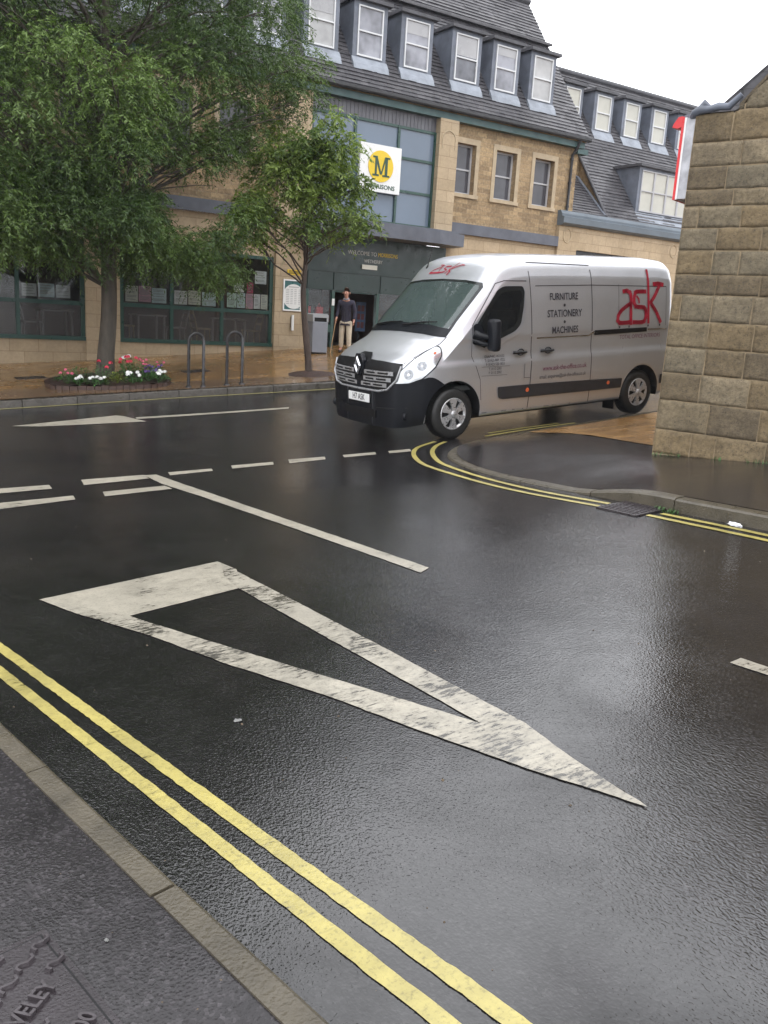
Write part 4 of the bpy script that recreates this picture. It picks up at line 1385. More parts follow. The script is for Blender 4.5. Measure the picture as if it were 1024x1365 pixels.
o = crumple("crumpled_tissue", 6.00, 3.95, gz(6, 3.95) + .002, .03, .06, .022, MT['tissue'], 3.1)
tag(o, "crumpled wet white tissue on the yellow lines against the right-hand kerb", "litter")
o = crumple("chewing_gum", 1.398, 3.074, gz(1.398, 3.074) + .003, .016, .014, .003, MT['gum'], 5.1)
tag(o, "flattened white scrap on the wet road left of the hollow triangle's tip", "litter")
o = crumple("fallen_leaf", .527, 1.924, gz(.527, 1.924) + .097, .005, .006, .004, MT['gum'], 1.1)
tag(o, "tiny pale scrap on the near footway beyond the iron cover", "litter")

# grit and leaf fragments on the wet road and footway
MT['grit'] = simple("grit and leaf fragments", (0.085, 0.06, 0.035), 0.6, var=0.8, vs=3)
mb = MB(); rw = random.Random(77)
for i in range(420):
    x, y = rw.uniform(.0, 6.0), 1.1 + 9 * rw.random() ** 1.5
    if i % 3 == 0: x, y = 5.95 + rw.gauss(0, .07), rw.uniform(2.2, 5.6)
    kx = float(np.interp(y, [1.3, 1.8, 2.5, 3.5, 4.6, 6.0], [.87, .80, .69, .53, .42, .30]))
    z = gz(x, y) + (.1 if x < kx else 0)
    if abs(x - kx) < .09: continue
    s_ = rw.uniform(.0015, .0045) if i % 7 else rw.uniform(.005, .010)
    a = rw.uniform(0, 6.28); e1_, e2_ = s_ * math.cos(a), s_ * math.sin(a)
    mb.add([(x - e1_, y - e2_, z), (x + e2_ * .6, y - e1_ * .6, z + .001), (x + e1_, y + e2_, z), (x - e2_ * .7, y + e1_ * .7, z + .0015), (x, y, z + s_ * .7)], [(0, 1, 4), (1, 2, 4), (2, 3, 4), (3, 0, 4)])
tag(mb.build("grit", MT['grit']), "scattered grit and leaf fragments on the wet road", "grit", kind="stuff")

# weeds along kerb and wall foot
MT['weed'] = simple("weed green", (0.05, 0.12, 0.03), 0.6, var=0.3)
mb = MB(); rw = random.Random(4)
spots = [(6.0 + rw.uniform(-.05, .03), 4.63 + rw.uniform(-.13, .13)) for _ in range(46)]
for s in np.arange(0.05, 3.0, .05):
    if nz.noise(Vector((s * 3, 0, 0))) > .02:
        q = WT @ Vector((s, -.03, 0)); spots += [(q.x + rw.uniform(-.03, .0), q.y + rw.uniform(-.03, .03)) for _ in range(4)]
for (x, y) in spots:
    z = gz(x, y) if x < 6.1 else cpav(x, y)
    a = rw.uniform(0, 6.28); h = rw.uniform(.012, .04); w = .004
    d = Vector((math.cos(a), math.sin(a), 0)); e = Vector((-d.y, d.x, 0)) * w
    p = Vector((x, y, z)); q = p + d * h * .7 + Vector((0, 0, h))
    mb.add([p - e, p + e, q + e * .8, q - e * .8 + d * .006], [(0, 1, 2, 3)])
tag(mb.build("weeds", MT['weed'], fix=False), "green weeds in the kerb joint and along the wall foot", "weeds", kind="stuff")

# ================================================================== inside the cafe windows
MT['chair_w'] = simple("pale painted chair", (0.70, 0.71, 0.69), 0.5, var=0.08)
MT['chair_y'] = simple("pale wood chair", (0.66, 0.56, 0.34), 0.5, var=0.1)


def cafe_chair(x, y, rz, mat, label):
    t_ = thing("cafe_chair", (x, y, .50), label, "chair", "cafe chairs behind the windows", rotz=rz)
    def B(name, fn):
        mbx = MB(); fn(mbx); return mbx.build(name, mat, t_, local=True)
    B("seat", lambda q: q.box(-.2, .2, -.2, .2, .42, .46))
    B("backrest", lambda q: (q.tube([(-.19, .19, .44), (-.19, .24, .70), (-.17, .30, .90)], .02, 6), q.tube([(.19, .19, .44), (.19, .24, .70), (.17, .30, .90)], .02, 6), q.prism([(-.19, .80), (.19, .80), (.17, .92), (-.17, .92)], 'y', .27, .30), q.prism([(-.19, .60), (.19, .60), (.19, .66), (-.19, .66)], 'y', .22, .24)))
    for a, b in ((-.17, -.17), (.17, -.17), (-.17, .17), (.17, .17)):
        B("leg", lambda q: q.tube([(a * 1.12, b * 1.12, 0), (a, b, .42)], .018, 6))
    return t_


def cafe_table(x, y, label):
    t_ = thing("cafe_table", (x, y, .50), label, "table", "cafe tables behind the windows")
    mb = MB(); mb.box(-.38, .38, -.34, .34, .70, .735); mb.build("table_top", MT['chair_w'], t_, local=True)
    for a, b in ((-.33, -.29), (.33, -.29), (-.33, .29), (.33, .29)):
        mb = MB(); mb.tube([(a, b, 0), (a, b, .70)], .03, 6); mb.build("leg", MT['chair_w'], t_, local=True)


cafe_table(5.0, 21.95, "pale table inside the left-hand cafe window")
cafe_table(7.25, 21.95, "pale table behind the first pane right of the big tree's trunk")
cafe_table(9.45, 21.95, "pale table behind the pane nearest the framed board")
cafe_chair(4.45, 21.9, R(90), MT['chair_w'], "pale chair left of the table in the left-hand cafe window")
cafe_chair(6.65, 21.9, R(90), MT['chair_y'], "pale wooden chair just right of the stone pier behind the big tree")
cafe_chair(7.95, 21.85, R(-90), MT['chair_w'], "pale chair right of the middle table in the right-hand cafe window")
cafe_chair(8.65, 21.9, R(90), MT['chair_y'], "wooden chair behind the bicycle stands' left-hand hoop")
cafe_chair(10.05, 21.85, R(-90), MT['chair_y'], "wooden chair at the right end of the cafe window")
# posters on the glass above the transom
PC = [("pale blue", (0.70, 0.82, 0.85)), ("white", (0.88, 0.88, 0.87)), ("pink", (0.78, 0.46, 0.55)), ("cream", (0.83, 0.81, 0.70)), ("crimson", (0.55, 0.06, 0.14)), ("mint", (0.66, 0.82, 0.73))]
for n_, c_ in PC: MT['poster_' + n_] = simple(n_ + " poster paper", c_, 0.5, var=0.12, vs=9)
pl = []
for i, (a, b, z0, z1, c) in enumerate((
        (6.42, 6.72, 1.53, 1.90, 3), (6.74, 7.04, 1.54, 1.91, 2), (7.06, 7.42, 1.53, 1.88, 0), (7.62, 7.95, 1.53, 1.86, 1), (7.98, 8.3, 1.54, 1.88, 3), (8.34, 8.7, 1.53, 1.86, 0),
        (9.0, 9.26, 1.53, 1.89, 5), (9.28, 9.50, 1.53, 1.90, 0), (9.52, 9.72, 1.52, 1.90, 2), (9.74, 9.92, 1.53, 1.90, 1), (9.94, 10.13, 1.53, 1.90, 3), (9.18, 9.46, 1.92, 2.14, 1), (9.54, 9.72, 1.91, 2.18, 4), (9.76, 10.08, 2.16, 2.48, 1),
        (2.9, 3.25, 1.53, 1.85, 1), (3.3, 3.65, 1.53, 1.85, 0), (4.10, 4.42, 1.52, 1.80, 1), (4.46, 4.80, 1.52, 1.82, 0), (4.84, 5.15, 1.52, 1.80, 1))):
    row = "upper" if z0 > 1.8 else "bottom-row"
    where = "in the left-hand cafe window" if a < 5.5 else "in the pane beside the stone pier" if a < 7.5 else "in the middle pane" if a < 8.8 else "in the pane nearest the framed board"
    pl.append((a, b, z0, z1, c, row, where))
cnt = {}
for (a, b, z0, z1, c, row, where) in pl:
    key = (PC[c][0], row, where); cnt[key] = cnt.get(key, 0) + 1
seen = {}
for (a, b, z0, z1, c, row, where) in pl:
    key = (PC[c][0], row, where)
    seen[key] = seen.get(key, 0) + 1
    side = "" if cnt[key] == 1 else ("left-hand " if seen[key] == 1 else "right-hand ")
    mb = MB(); mb.box(a, b, FY + .045, FY + .05, z0, z1)
    o = mb.build("window_poster", MT['poster_' + PC[c][0]]); tag(o, "%s%s %s poster %s" % (side, row, PC[c][0], where), "poster", "posters on the cafe windows")
    mb = MB()
    zz = z1 - .05
    rw2 = random.Random(int(a * 100))
    while zz > z0 + .04:
        mb.box(a + .03, b - .03 - rw2.uniform(0, .06), FY + .0435, FY + .0445, zz, zz + .012); zz -= rw2.choice([.03, .03, .06])
    mb.build("print", MT['greytext'], o)
# red pillar-shaped stand and hanging lamp glimpsed inside
MT['maroon'] = simple("maroon enamel", (0.13, 0.02, 0.025), 0.4, var=0.2)
t_ = thing("food_counter_hood", (9.25, 22.3, .5), "maroon domed hood glimpsed behind the cafe glass above the posters", "counter hood")
mb = MB(); mb.lathe([(0, 2.85), (.25, 2.82), (.42, 2.68), (.46, 2.5), (.40, 2.5)], (9.35, 22.3, 0), 20); mb.build("hood", MT['maroon'], t_)
mb = MB(); mb.box(9.22, 9.48, 22.2, 22.4, .5, 2.6); mb.build("column", MT['brownin'], t_)
# red bags and display by the doors
for x, lab in ((11.40, "left-hand red shopping bag display behind the glass beside the bin"), (11.78, "right-hand red shopping bag display behind the glass beside the bin")):
    t_ = thing("bag_display", (x, FY + .25, .6), lab, "shopping bag", "red bags behind the entrance glass")
    mb = MB(); mb.box(x - .10, x + .10, FY + .2, FY + .3, 1.30, 1.68); mb.build("bag", MT['red'], t_)
    mb = MB(); mb.tube([(x - .05, FY + .25, 1.68), (x, FY + .25, 1.78), (x + .05, FY + .25, 1.68)], .01, 6); mb.build("handle", MT['red'], t_)
t_ = thing("notice_sheet", (11.97, FY - .09, 1.76), "small white notice on the left-hand door frame", "notice")
mb = MB(); mb.box(11.985, 12.065, FY - .09, FY - .0805, 1.74, 1.92); mb.build("sheet", MT['paper'], t_)
MT['blueboard'] = simple("blue display board", (0.06, 0.10, 0.19), 0.5, var=0.4, vs=6)
t_ = thing("display_board", (13.75, FY + 1.3, .6), "blue display board inside the shop doors right of the old man", "display board")
mb = MB(); mb.box(13.62, 13.95, FY + 1.3, FY + 1.34, 1.05, 1.9); mb.build("board", MT['blueboard'], t_)
mb = MB(); [mb.box(13.66 + .13 * (i % 2), 13.76 + .13 * (i % 2), FY + 1.292, FY + 1.299, 1.15 + .24 * (i // 2), 1.32 + .24 * (i // 2)) for i in range(6)]; mb.build("print", MT['maroon'], t_)
mb = MB(); mb.box(13.7, 13.76, FY + 1.31, FY + 1.33, .5, 1.0); mb.box(13.5, 13.95, FY + 1.2, FY + 1.42, .48, .52); mb.build("stand", MT['black'], t_)
# ================================================================== the van
def paint_mat(name, base, metal, rough, coat):
    mt, n, p, out = newmat(name)
    v = coords(n)
    dirt = noise(n, v, 2.2, 5, 0.6)
    sp_ = noise(n, v, 220.0, 2, 0.5)
    n.links.new(mixc(n, 1.0, ramp(n, dirt, [(0.3, tuple(c * .93 for c in base)), (0.7, base)]), ramp(n, sp_, [(0.35, 0.95), (0.65, 1.03)]), 'MULTIPLY'), p.inputs['Base Color'])
    p.inputs['Metallic'].default_value = metal
    n.links.new(ramp(n, dirt, [(0.3, rough), (0.7, rough + .08)]), p.inputs['Roughness'])
    p.inputs['Coat Weight'].default_value = coat
    p.inputs['Coat Roughness'].default_value = 0.04
    n.links.new(bump(n, noise(n, v, 160.0, 2), 0.05, 0.002), p.inputs['Coat Normal'])
    return mt


MT['silver'] = paint_mat("silver van paint", (0.57, 0.58, 0.61), 0.72, 0.32, 0.7)
MT['bumperblack'] = simple("black bumper plastic", (0.006, 0.007, 0.010), 0.38, var=0.2, vs=5, bmp=0.1, bs=200, spec=0.28)
MT['trim'] = simple("charcoal rubbing strip", (0.022, 0.022, 0.025), 0.5, var=0.15)
MT['tyre'] = simple("wet tyre rubber", (0.016, 0.016, 0.016), 0.5, var=0.2, vs=20)
MT['hubcap'] = simple("silver wheel trim", (0.46, 0.46, 0.47), 0.32, metal=0.6, var=0.12, vs=12)
MT['chrome'] = simple("chrome", (0.72, 0.72, 0.74), 0.12, metal=1.0, var=0.03, rvar=.03)
MT['grillebar'] = simple("satin silver grille bar", (0.42, 0.425, 0.44), 0.3, metal=0.5, var=0.08)
MT['seam'] = simple("panel gap", (0.035, 0.03, 0.035), 0.7, var=0.1)
MT['vanred'] = simple("dark red vinyl", (0.30, 0.012, 0.03), 0.35, var=0.05)
MT['vangrey'] = simple("charcoal vinyl", (0.035, 0.033, 0.04), 0.4, var=0.05)
MT['vanplum'] = simple("dull plum vinyl", (0.17, 0.07, 0.10), 0.4, var=0.05)
MT['amber'] = simple("amber reflector", (0.60, 0.13, 0.05), 0.3, var=0.1)
MT['vanglass'] = glass("windscreen glass", body=(0.11, 0.15, 0.145), clear=0.55, rough=0.015, tint=(0.7, 0.8, 0.76), ior=1.75)
MT['sideglass'] = glass("dark side window glass", body=(0.012, 0.014, 0.016), clear=0.45, rough=0.02, tint=(0.35, 0.4, 0.4), ior=1.45)
MT['frit'] = simple("black glass border", (0.012, 0.014, 0.015), 0.12, var=0.1, rvar=.03)
MT['hlglass'] = simple("clear headlight lens", (0.52, 0.54, 0.56), 0.14, metal=0.6, var=0.15, vs=9, coat=1.0, rvar=.05)
MT['hlinner'] = simple("headlight reflector bowl", (0.27, 0.28, 0.295), 0.18, metal=0.8, var=0.3, vs=30)
MT['plate'] = simple("white number plate", (0.76, 0.76, 0.74), 0.4, var=0.02)
MT['dash'] = simple("dark dashboard", (0.04, 0.045, 0.045), 0.6, var=0.2)
MT['seat'] = simple("dark grey seat cloth", (0.05, 0.05, 0.055), 0.9, var=0.2)

VM = Matrix(((.996712619, -.0107600812, -.0803005333, 6.3935), (.0107253296, .999942109, -.000864090278, 10.1539), (.0803051822, 0, .996770323, -.0520), (0, 0, 0, 1)))
van = thing("delivery_van", None, "silver delivery van with red lettering waiting at the junction beside the dropped kerb", "van", mat=VM)

TX_ = [-0.001, .0, .02, .06, .12, .25, .45, .61, .70, .80, 1.0, 1.2, 1.42, 1.50, 1.60, 1.70, 1.85, 2.1, 2.6, 3.4, 4.8, 5.10, 5.19, 5.25, 5.27]
TZ_ = [.86, .88, .99, 1.07, 1.125, 1.195, 1.28, 1.35, 1.41, 1.505, 1.695, 1.885, 2.10, 2.195, 2.30, 2.375, 2.425, 2.445, 2.445, 2.435, 2.405, 2.375, 2.33, 2.2, 2.1]
WX_ = [0, .01, .03, .06, .12, .2, .35, .5, .7, .9, 1.6, 5.0, 5.12, 5.2, 5.25, 5.27]
WW_ = [.36, .50, .645, .75, .835, .895, .945, .972, .99, 1.0, 1.0, 1.0, .992, .965, .91, .86]
YZ_ = [.18, .27, .33, .50, .72, .97, 1.0, 1.06, 1.28, 1.33, 1.5, 1.8, 2.05, 2.2, 2.35, 2.6]
YY_ = [.95, .985, 1.0, 1.018, 1.03, 1.035, 1.03, 1.006, 1.008, 1.02, 1.012, .99, .962, .935, .90, .86]
FR_ = [0, .2, .4, .6, .75, .86, .94, 1.0]
FD_ = [0, .003, .010, .024, .044, .082, .150, .32]


def itp(x, X, Y): return float(np.interp(x, X, Y))


def Tz(x): return itp(x, TX_, TZ_)
def Wm(x): return itp(x, WX_, WW_)


def sm(fr):
    """smooth drop of the roof/bonnet towards the shoulder"""
    return itp(fr, FR_, FD_)


ARCH = [(.844, .345, .445), (4.526, .345, .43)]


def zbot(x):
    z = .275 if x > .4 else .195 + .06 * max(0, x / .4)
    for cx_, cz_, r_ in ARCH:
        if abs(x - cx_) < r_:
            z = max(z, cz_ + math.sqrt(r_ * r_ - (x - cx_) ** 2))
    if x > 5.0: z = max(z, .30)
    return z


NT, NS = 24, 44


def section(x, z0=None, z1=None, grow=0.0):
    """half outline from the centre top round to the bottom (viewer side, y negative)"""
    T_ = Tz(x); w = Wm(x)
    zj = T_ - .32
    yj = itp(zj, YZ_, YY_) * w
    pts = []
    if z1 is None:
        for i in range(NT):
            fr = i / NT
            fr = math.sin(fr * math.pi / 2) ** .9
            pts.append((yj * fr, T_ - sm(fr)))
        ztop = zj
    else:
        ztop = z1
    zb = zbot(x) if z0 is None else z0
    for j in range(NS + 1):
        z = ztop + (zb - ztop) * j / NS
        y = itp(z, YZ_, YY_) * w
        if z > zj:
            # inside the rounded shoulder
            d = T_ - z
            fr = float(np.interp(max(0, d), FD_, FR_))
            y = yj * fr
        pts.append((y + grow, z))
    return pts


xst = [0, .004, .01, .02, .03, .045, .06, .08, .10, .13, .16, .2, .24, .28, .32, .36] + list(np.arange(.385, 5.0, .03)) + [5.03, 5.07, 5.10, 5.13, 5.16, 5.19, 5.21, 5.23, 5.25, 5.262, 5.27]
for cx_, cz_, r_ in ARCH:
    for s_ in (-1, 1):
        xst += [cx_ + s_ * r_ * f for f in (.9985, .985, .96, .93, .9)] + [cx_ + s_ * (r_ + .0015)]
xst = sorted(set(round(float(q), 4) for q in xst))
V_, F_ = [], []
for x in xst:
    sec = section(x)
    half = [(-y, z) for y, z in sec]
    inner = [(-sec[-1][0] * .72, sec[-1][1])]
    row = half + inner
    full = [(x, y, z) for y, z in row[::-1]] + [(x, -y, z) for y, z in row[1:]]
    V_.append(full)
nr = len(V_[0])
verts = [p for r_ in V_ for p in r_]
b = bmesh.new()
bv = [b.verts.new(p) for p in verts]
for i in range(len(V_) - 1):
    for j in range(nr - 1):
        f = b.faces.new((bv[i * nr + j], bv[i * nr + j + 1], bv[(i + 1) * nr + j + 1], bv[(i + 1) * nr + j])); f.smooth = True
b.faces.new([bv[j] for j in range(nr)][::-1])
b.faces.new([bv[(len(V_) - 1) * nr + j] for j in range(nr)])
bmesh.ops.recalc_face_normals(b, faces=b.faces)
b.verts.ensure_lookup_table(); b.faces.ensure_lookup_table()
BVH = BVHTree.FromBMesh(b)


def inpoly(px, py, poly):
    c = False; n_ = len(poly); j = n_ - 1
    for i in range(n_):
        xi, yi = poly[i]; xj, yj = poly[j]
        if (yi > py) != (yj > py) and px < (xj - xi) * (py - yi) / (yj - yi) + xi: c = not c
        j = i
    return c


def shrink(poly, d):
    cx_ = sum(p[0] for p in poly) / len(poly); cy_ = sum(p[1] for p in poly) / len(poly)
    out = []
    for x, y in poly:
        L = math.hypot(x - cx_, y - cy_); k = max(0, (L - d) / L); out.append((cx_ + (x - cx_) * k, cy_ + (y - cy_) * k))
    return out


def roundc(poly, r_, n_=4):
    """round the corners of a polygon"""
    out = []
    m_ = len(poly)
    for i in range(m_):
        p = Vector(poly[i]); a = Vector(poly[i - 1]); c = Vector(poly[(i + 1) % m_])
        la, lc = (a - p).length, (c - p).length
        rr_ = min(r_, la * .45, lc * .45)
        p0 = p + (a - p).normalized() * rr_; p1 = p + (c - p).normalized() * rr_
        for k in range(n_ + 1):
            t = k / n_
            out.append(tuple(p0 * (1 - t) ** 2 + p * 2 * t * (1 - t) + p1 * t * t))
    return out


WS = [(-.90, 1.375), (-.5, 1.415), (0, 1.43), (.5, 1.415), (.90, 1.375), (.875, 1.99), (.83, 2.045), (.5, 2.08), (0, 2.095), (-.5, 2.08), (-.83, 2.045), (-.875, 1.99)]
SW = roundc([(1.19, 1.50), (1.58, 1.955), (1.70, 2.0), (2.03, 1.995), (2.065, 1.93), (2.035, 1.70), (1.985, 1.49), (1.88, 1.40), (1.62, 1.31), (1.42, 1.255), (1.18, 1.285)], .05)
WSs, SWs = shrink(WS, .045), shrink(SW, .03)
kill = []
for f in b.faces:
    c_ = f.calc_center_median()
    if f.normal.x < -.1 and .6 < c_.x < 1.75 and abs(c_.y) < .93 and inpoly(c_.y, c_.z, WSs): kill.append(f)
    elif abs(f.normal.y) > .7 and inpoly(c_.x, c_.z, SWs): kill.append(f)
bmesh.ops.delete(b, geom=kill, context='FACES')
me = bpy.data.meshes.new("body"); b.to_mesh(me); b.free()
me.materials.append(MT['silver']); me.materials.append(MT['black'])
for p_ in me.polygons:
    c_ = p_.center
    zb_ = zbot(c_.x)
    if c_.z < zb_ + .004 or (abs(c_.y) < .735 and c_.z < 1.0 and p_.normal.z < -.5) or (abs(p_.normal.y) < .3 and abs(c_.y) < .98 and c_.z < .8 and .2 < c_.x < 5.1 and p_.normal.z < 0):
        p_.material_index = 1
body = bpy.data.objects.new("body", me); C.objects.link(body); attach(body, van, True)


def vb(mbx, name, mat, parent=None, bevel=0.0):
    return mbx.build(name, mat, parent or van, local=True, bevel=bevel)


FRONT = (Vector((1, 0, 0)), Vector((0, 1, 0)), Vector((0, 0, 1)))
SIDE = (Vector((0, 1, 0)), Vector((1, 0, 0)), Vector((0, 0, 1)))
FAR = (Vector((0, -1, 0)), Vector((1, 0, 0)), Vector((0, 0, 1)))


def on_body(frame, u, v, eps):
    d, a, c = frame
    o = a * u + c * v - d * 5.0
    hit, no, idx_, dist = BVH.ray_cast(o, d)
    if hit is None:
        hit, no, idx_, dist = BVH.find_nearest(a * u + c * v)
    if no.dot(d) > 0: no = -no
    no = (no - d * .35).normalized()
    return hit + no * eps


def patch(poly, frame, name, mat, eps=.004, step=.06, parent=None, mbx=None, build=True):
    if sum(poly[i][0] * poly[(i + 1) % len(poly)][1] - poly[(i + 1) % len(poly)][0] * poly[i][1] for i in range(len(poly))) < 0: poly = poly[::-1]
    bb = cut_poly(poly, step)
    mbx = mbx or MB()
    base = len(mbx.v)
    bb.verts.ensure_lookup_table()
    for v in bb.verts: mbx.v.append(tuple(on_body(frame, v.co.x, v.co.y, eps)))
    d, a, c = frame
    flip = a.cross(c).dot(d) > 0
    for f in bb.faces:
        ix = [base + v.index for v in f.verts]
        mbx.smooth.add(len(mbx.f)); mbx.f.append(tuple(ix[::-1] if flip else ix)); mbx.mi.append(0)
    bb.free()
    if build: return mbx.build(name, mat, parent or van, local=True, fix=False)


def line_patch(pts, w, frame, name, mat, eps=.003, parent=None, mbx=None, build=True):
    mb_ = mbx or MB()
    for p, q in zip(pts, pts[1:]):
        p, q = Vector(p), Vector(q); t = (q - p).normalized(); nn = Vector((-t.y, t.x)) * w / 2; ex = t * w * .4
        patch([tuple(p - nn - ex), tuple(q - nn + ex), tuple(q + nn + ex), tuple(p + nn - ex)], frame, name, mat, eps, .08, mbx=mb_, build=False)
    if build: return mb_.build(name, mat, parent or van, local=True, fix=False)


def text_patch(body_, frame, u, v, size, mat, name="lettering", eps=.006, flipx=False, rot=0.0, parent=None, **kw):
    vv, ff = text_mesh(body_, size, 0, **kw)
    mb_ = MB(); s_ = -1 if flipx else 1
    cr, sr = math.cos(rot), math.sin(rot)
    for x, y, z in vv:
        X_, Y_ = x * cr - y * sr, x * sr + y * cr
        mb_.v.append(tuple(on_body(frame, u + s_ * X_, v + Y_, eps)))
    mb_.f = list(ff); mb_.mi = [0] * len(ff)
    return mb_.build(name, mat, parent or van, local=True, fix=False)


def poly_patch(polys, frame, name, mat, eps=.006, parent=None):
    mb_ = MB()
    for p in polys: patch(p, frame, name, mat, eps, .12, mbx=mb_, build=False)
    return mb_.build(name, mat, parent or van, local=True, fix=False)


# windscreen: black border, glass inside it
ws = patch(WS, FRONT, "windscreen", MT['vanglass'], .002, .08)
WSi = [(-.86, 1.425), (-.5, 1.455), (0, 1.465), (.5, 1.455), (.86, 1.425), (.835, 1.97), (.80, 2.015), (.5, 2.05), (0, 2.065), (-.5, 2.05), (-.80, 2.015), (-.835, 1.97)]
mb = MB()
for i in range(len(WS)):
    k = (i + 1) % len(WS)
    patch([WS[i], WS[k], WSi[k], WSi[i]], FRONT, "", None, .004, .06, mbx=mb, build=False)
mb.build("windscreen_border", MT['frit'], van, local=True, fix=False)
# black cowl below the glass, with wipers
patch([(-.90, 1.355), (-.5, 1.385), (0, 1.395), (.5, 1.385), (.90, 1.355), (.885, 1.46), (.5, 1.50), (0, 1.51), (-.5, 1.50), (-.885, 1.46)], FRONT, "scuttle_panel", MT['bumperblack'], .0055, .06)
for y0_, y1_, zz in ((-.62, .05, 1.52), (.10, .72, 1.50)):
    mb = MB()
    P_ = [on_body(FRONT, y, z, .03) for y, z in ((y0_, zz + .01), ((y0_ + y1_) / 2, zz - .01), (y1_, zz - .055))]
    mb.tube(P_, [.007, .012, .014], 6)
    vb(mb, "wiper", MT['black'])
# cab side windows
for fr_, sgn in ((SIDE, -1), (FAR, 1)):
    patch(SW, fr_, "side_window", MT['sideglass'], .002, .1)
    SWi = shrink(SW, .075)
    mb = MB()
    for i in range(len(SW)):
        k = (i + 1) % len(SW)
        patch([SW[i], SW[k], SWi[k], SWi[i]], fr_, "", None, .0045, .2, mbx=mb, build=False)
    mb.build("window_rubber", MT['frit'], van, local=True, fix=False)

# bumper: a shell standing proud of the body
def zl(x): return itp(x, [0, .06, .18, .30, .42, .50, .58, .66, .70], [.80, .79, .80, .835, .865, .86, .82, .765, .74])


mb = MB(); rows_ = []
bx = [-.012, 0, .004, .01, .02, .03, .045, .06, .08, .10, .13, .16, .2, .24, .28, .32, .36, .38, .40, .42, .45, .48, .52, .56, .60, .64, .67]
for x in bx:
    xx = max(x, 0); zb_ = zbot(xx) - (.01 if xx < .4 else 0.0); zt_ = max(zl(xx), zb_ + .004)
    row = []
    sec = section(xx, z0=zb_, z1=zt_, grow=.014 if x >= 0 else -.03)
    for y, z in sec[::2]: row.append((x - .012, -y, z))
    rows_.append(row)
k = len(rows_[0])
for sgn in (1, -1):
    vv = [(p[0], p[1] * sgn, p[2]) for r_ in rows_ for p in r_]
    mb.add(vv, [(i * k + j, i * k + j + 1, (i + 1) * k + j + 1, (i + 1) * k + j) for i in range(len(rows_) - 1) for j in range(k - 1)], smooth=True)
mb.add([rows_[0][0], rows_[0][-1], (rows_[0][-1][0], -rows_[0][-1][1], rows_[0][-1][2]), (rows_[0][0][0], -rows_[0][0][1], rows_[0][0][2])], [(0, 1, 2, 3)])
bump_o = vb(mb, "front_bumper", MT['bumperblack'])
mb = MB()
mb.box(-.03, .02, -.40, .40, .30, .40); vb(mb, "lower_intake", MT['black'], bump_o)
mb = MB()
mb.tube([(-.03, -.42, .44), (.0, -.62, .45), (.05, -.76, .46), (.14, -.885, .47), (.28, -.95, .48)], .009, 6); mb.tube([(-.03, .42, .44), (.0, .62, .45), (.05, .76, .46), (.14, .885, .47), (.28, .95, .48)], .009, 6)
vb(mb, "bumper_ridge", MT['black'], bump_o)
for s_ in (-1, 1):
    mb = MB(); c_ = (.115, s_ * .868, .36)
    T = Matrix.Translation(c_) @ Matrix.Rotation(s_ * R(52), 4, 'Z')
    vv = []; nn_ = 18
    for r_, h in ((.0, -.012), (.045, -.008), (.052, .0), (.052, .03)):
        for q in range(nn_): a = 2 * math.pi * q / nn_; vv.append(T @ Vector((h, r_ * math.cos(a), r_ * math.sin(a))))
    mb.add(vv, [(i * nn_ + q, i * nn_ + (q + 1) % nn_, (i + 1) * nn_ + (q + 1) % nn_, (i + 1) * nn_ + q) for i in range(3) for q in range(nn_)], smooth=True)
    vb(mb, "fog_lamp", MT['bumperblack'])

# grille: black band and bars inside a satin frame
gr_o = patch([(-.80, 1.035), (-.5, 1.05), (-.20, 1.06), (-.15, 1.11), (-.10, 1.135), (.10, 1.135), (.15, 1.11), (.20, 1.06), (.5, 1.05), (.80, 1.035), (.765, .80), (.62, .69), (.45, .655), (-.45, .655), (-.62, .69), (-.765, .80)], FRONT, "grille", MT['black'], .016, .05)
mb = MB()
gf = [(-.80, 1.0), (-.775, .83), (-.64, .70), (-.46, .665), (0, .66), (.46, .665), (.64, .70), (.775, .83), (.80, 1.0)]
mb.tube([on_body(FRONT, y, z, .024) for y, z in gf], .016, 8)
vb(mb, "grille_frame", MT['grillebar'], gr_o)
for z_, wv in ((.895, .73), (.815, .70), (.738, .63)):
    for s_ in (-1, 1):
        mb = MB(); n0 = .13 if z_ > .85 else .11 if z_ > .78 else .05
        pts = [on_body(FRONT, s_ * (n0 + (wv - n0) * t), z_ + .012 * t, .026) for t in np.linspace(0, 1, 9)]
        hh = .026
        vv = []
        for q in pts: vv += [(q.x - .006, q.y, q.z + hh), (q.x - .006, q.y, q.z - hh), (q.x + .02, q.y, q.z + hh), (q.x + .02, q.y, q.z - hh)]
        ff = []
        for i in range(8): a = i * 4; ff += [(a, a + 1, a + 5, a + 4), (a, a + 4, a + 6, a + 2), (a + 1, a + 3, a + 7, a + 5)]
        mb.add(vv, ff); vb(mb, "grille_bar", MT['grillebar'], gr_o)
        mb = MB()
        tt = ((.10, .42), (.52, .86))
        for t0, t1 in tt:
            pp = [on_body(FRONT, s_ * (n0 + (wv - n0) * t), z_ + .012 * t, .026) for t in np.linspace(t0, t1, 4)]
            vv = []
            for q in pp: vv += [(q.x - .0085, q.y, q.z + .011), (q.x - .0085, q.y, q.z - .011)]
            mb.add(vv, [(i * 2, i * 2 + 1, i * 2 + 3, i * 2 + 2) for i in range(3)])
        vb(mb, "grille_slot", MT['black'], gr_o)
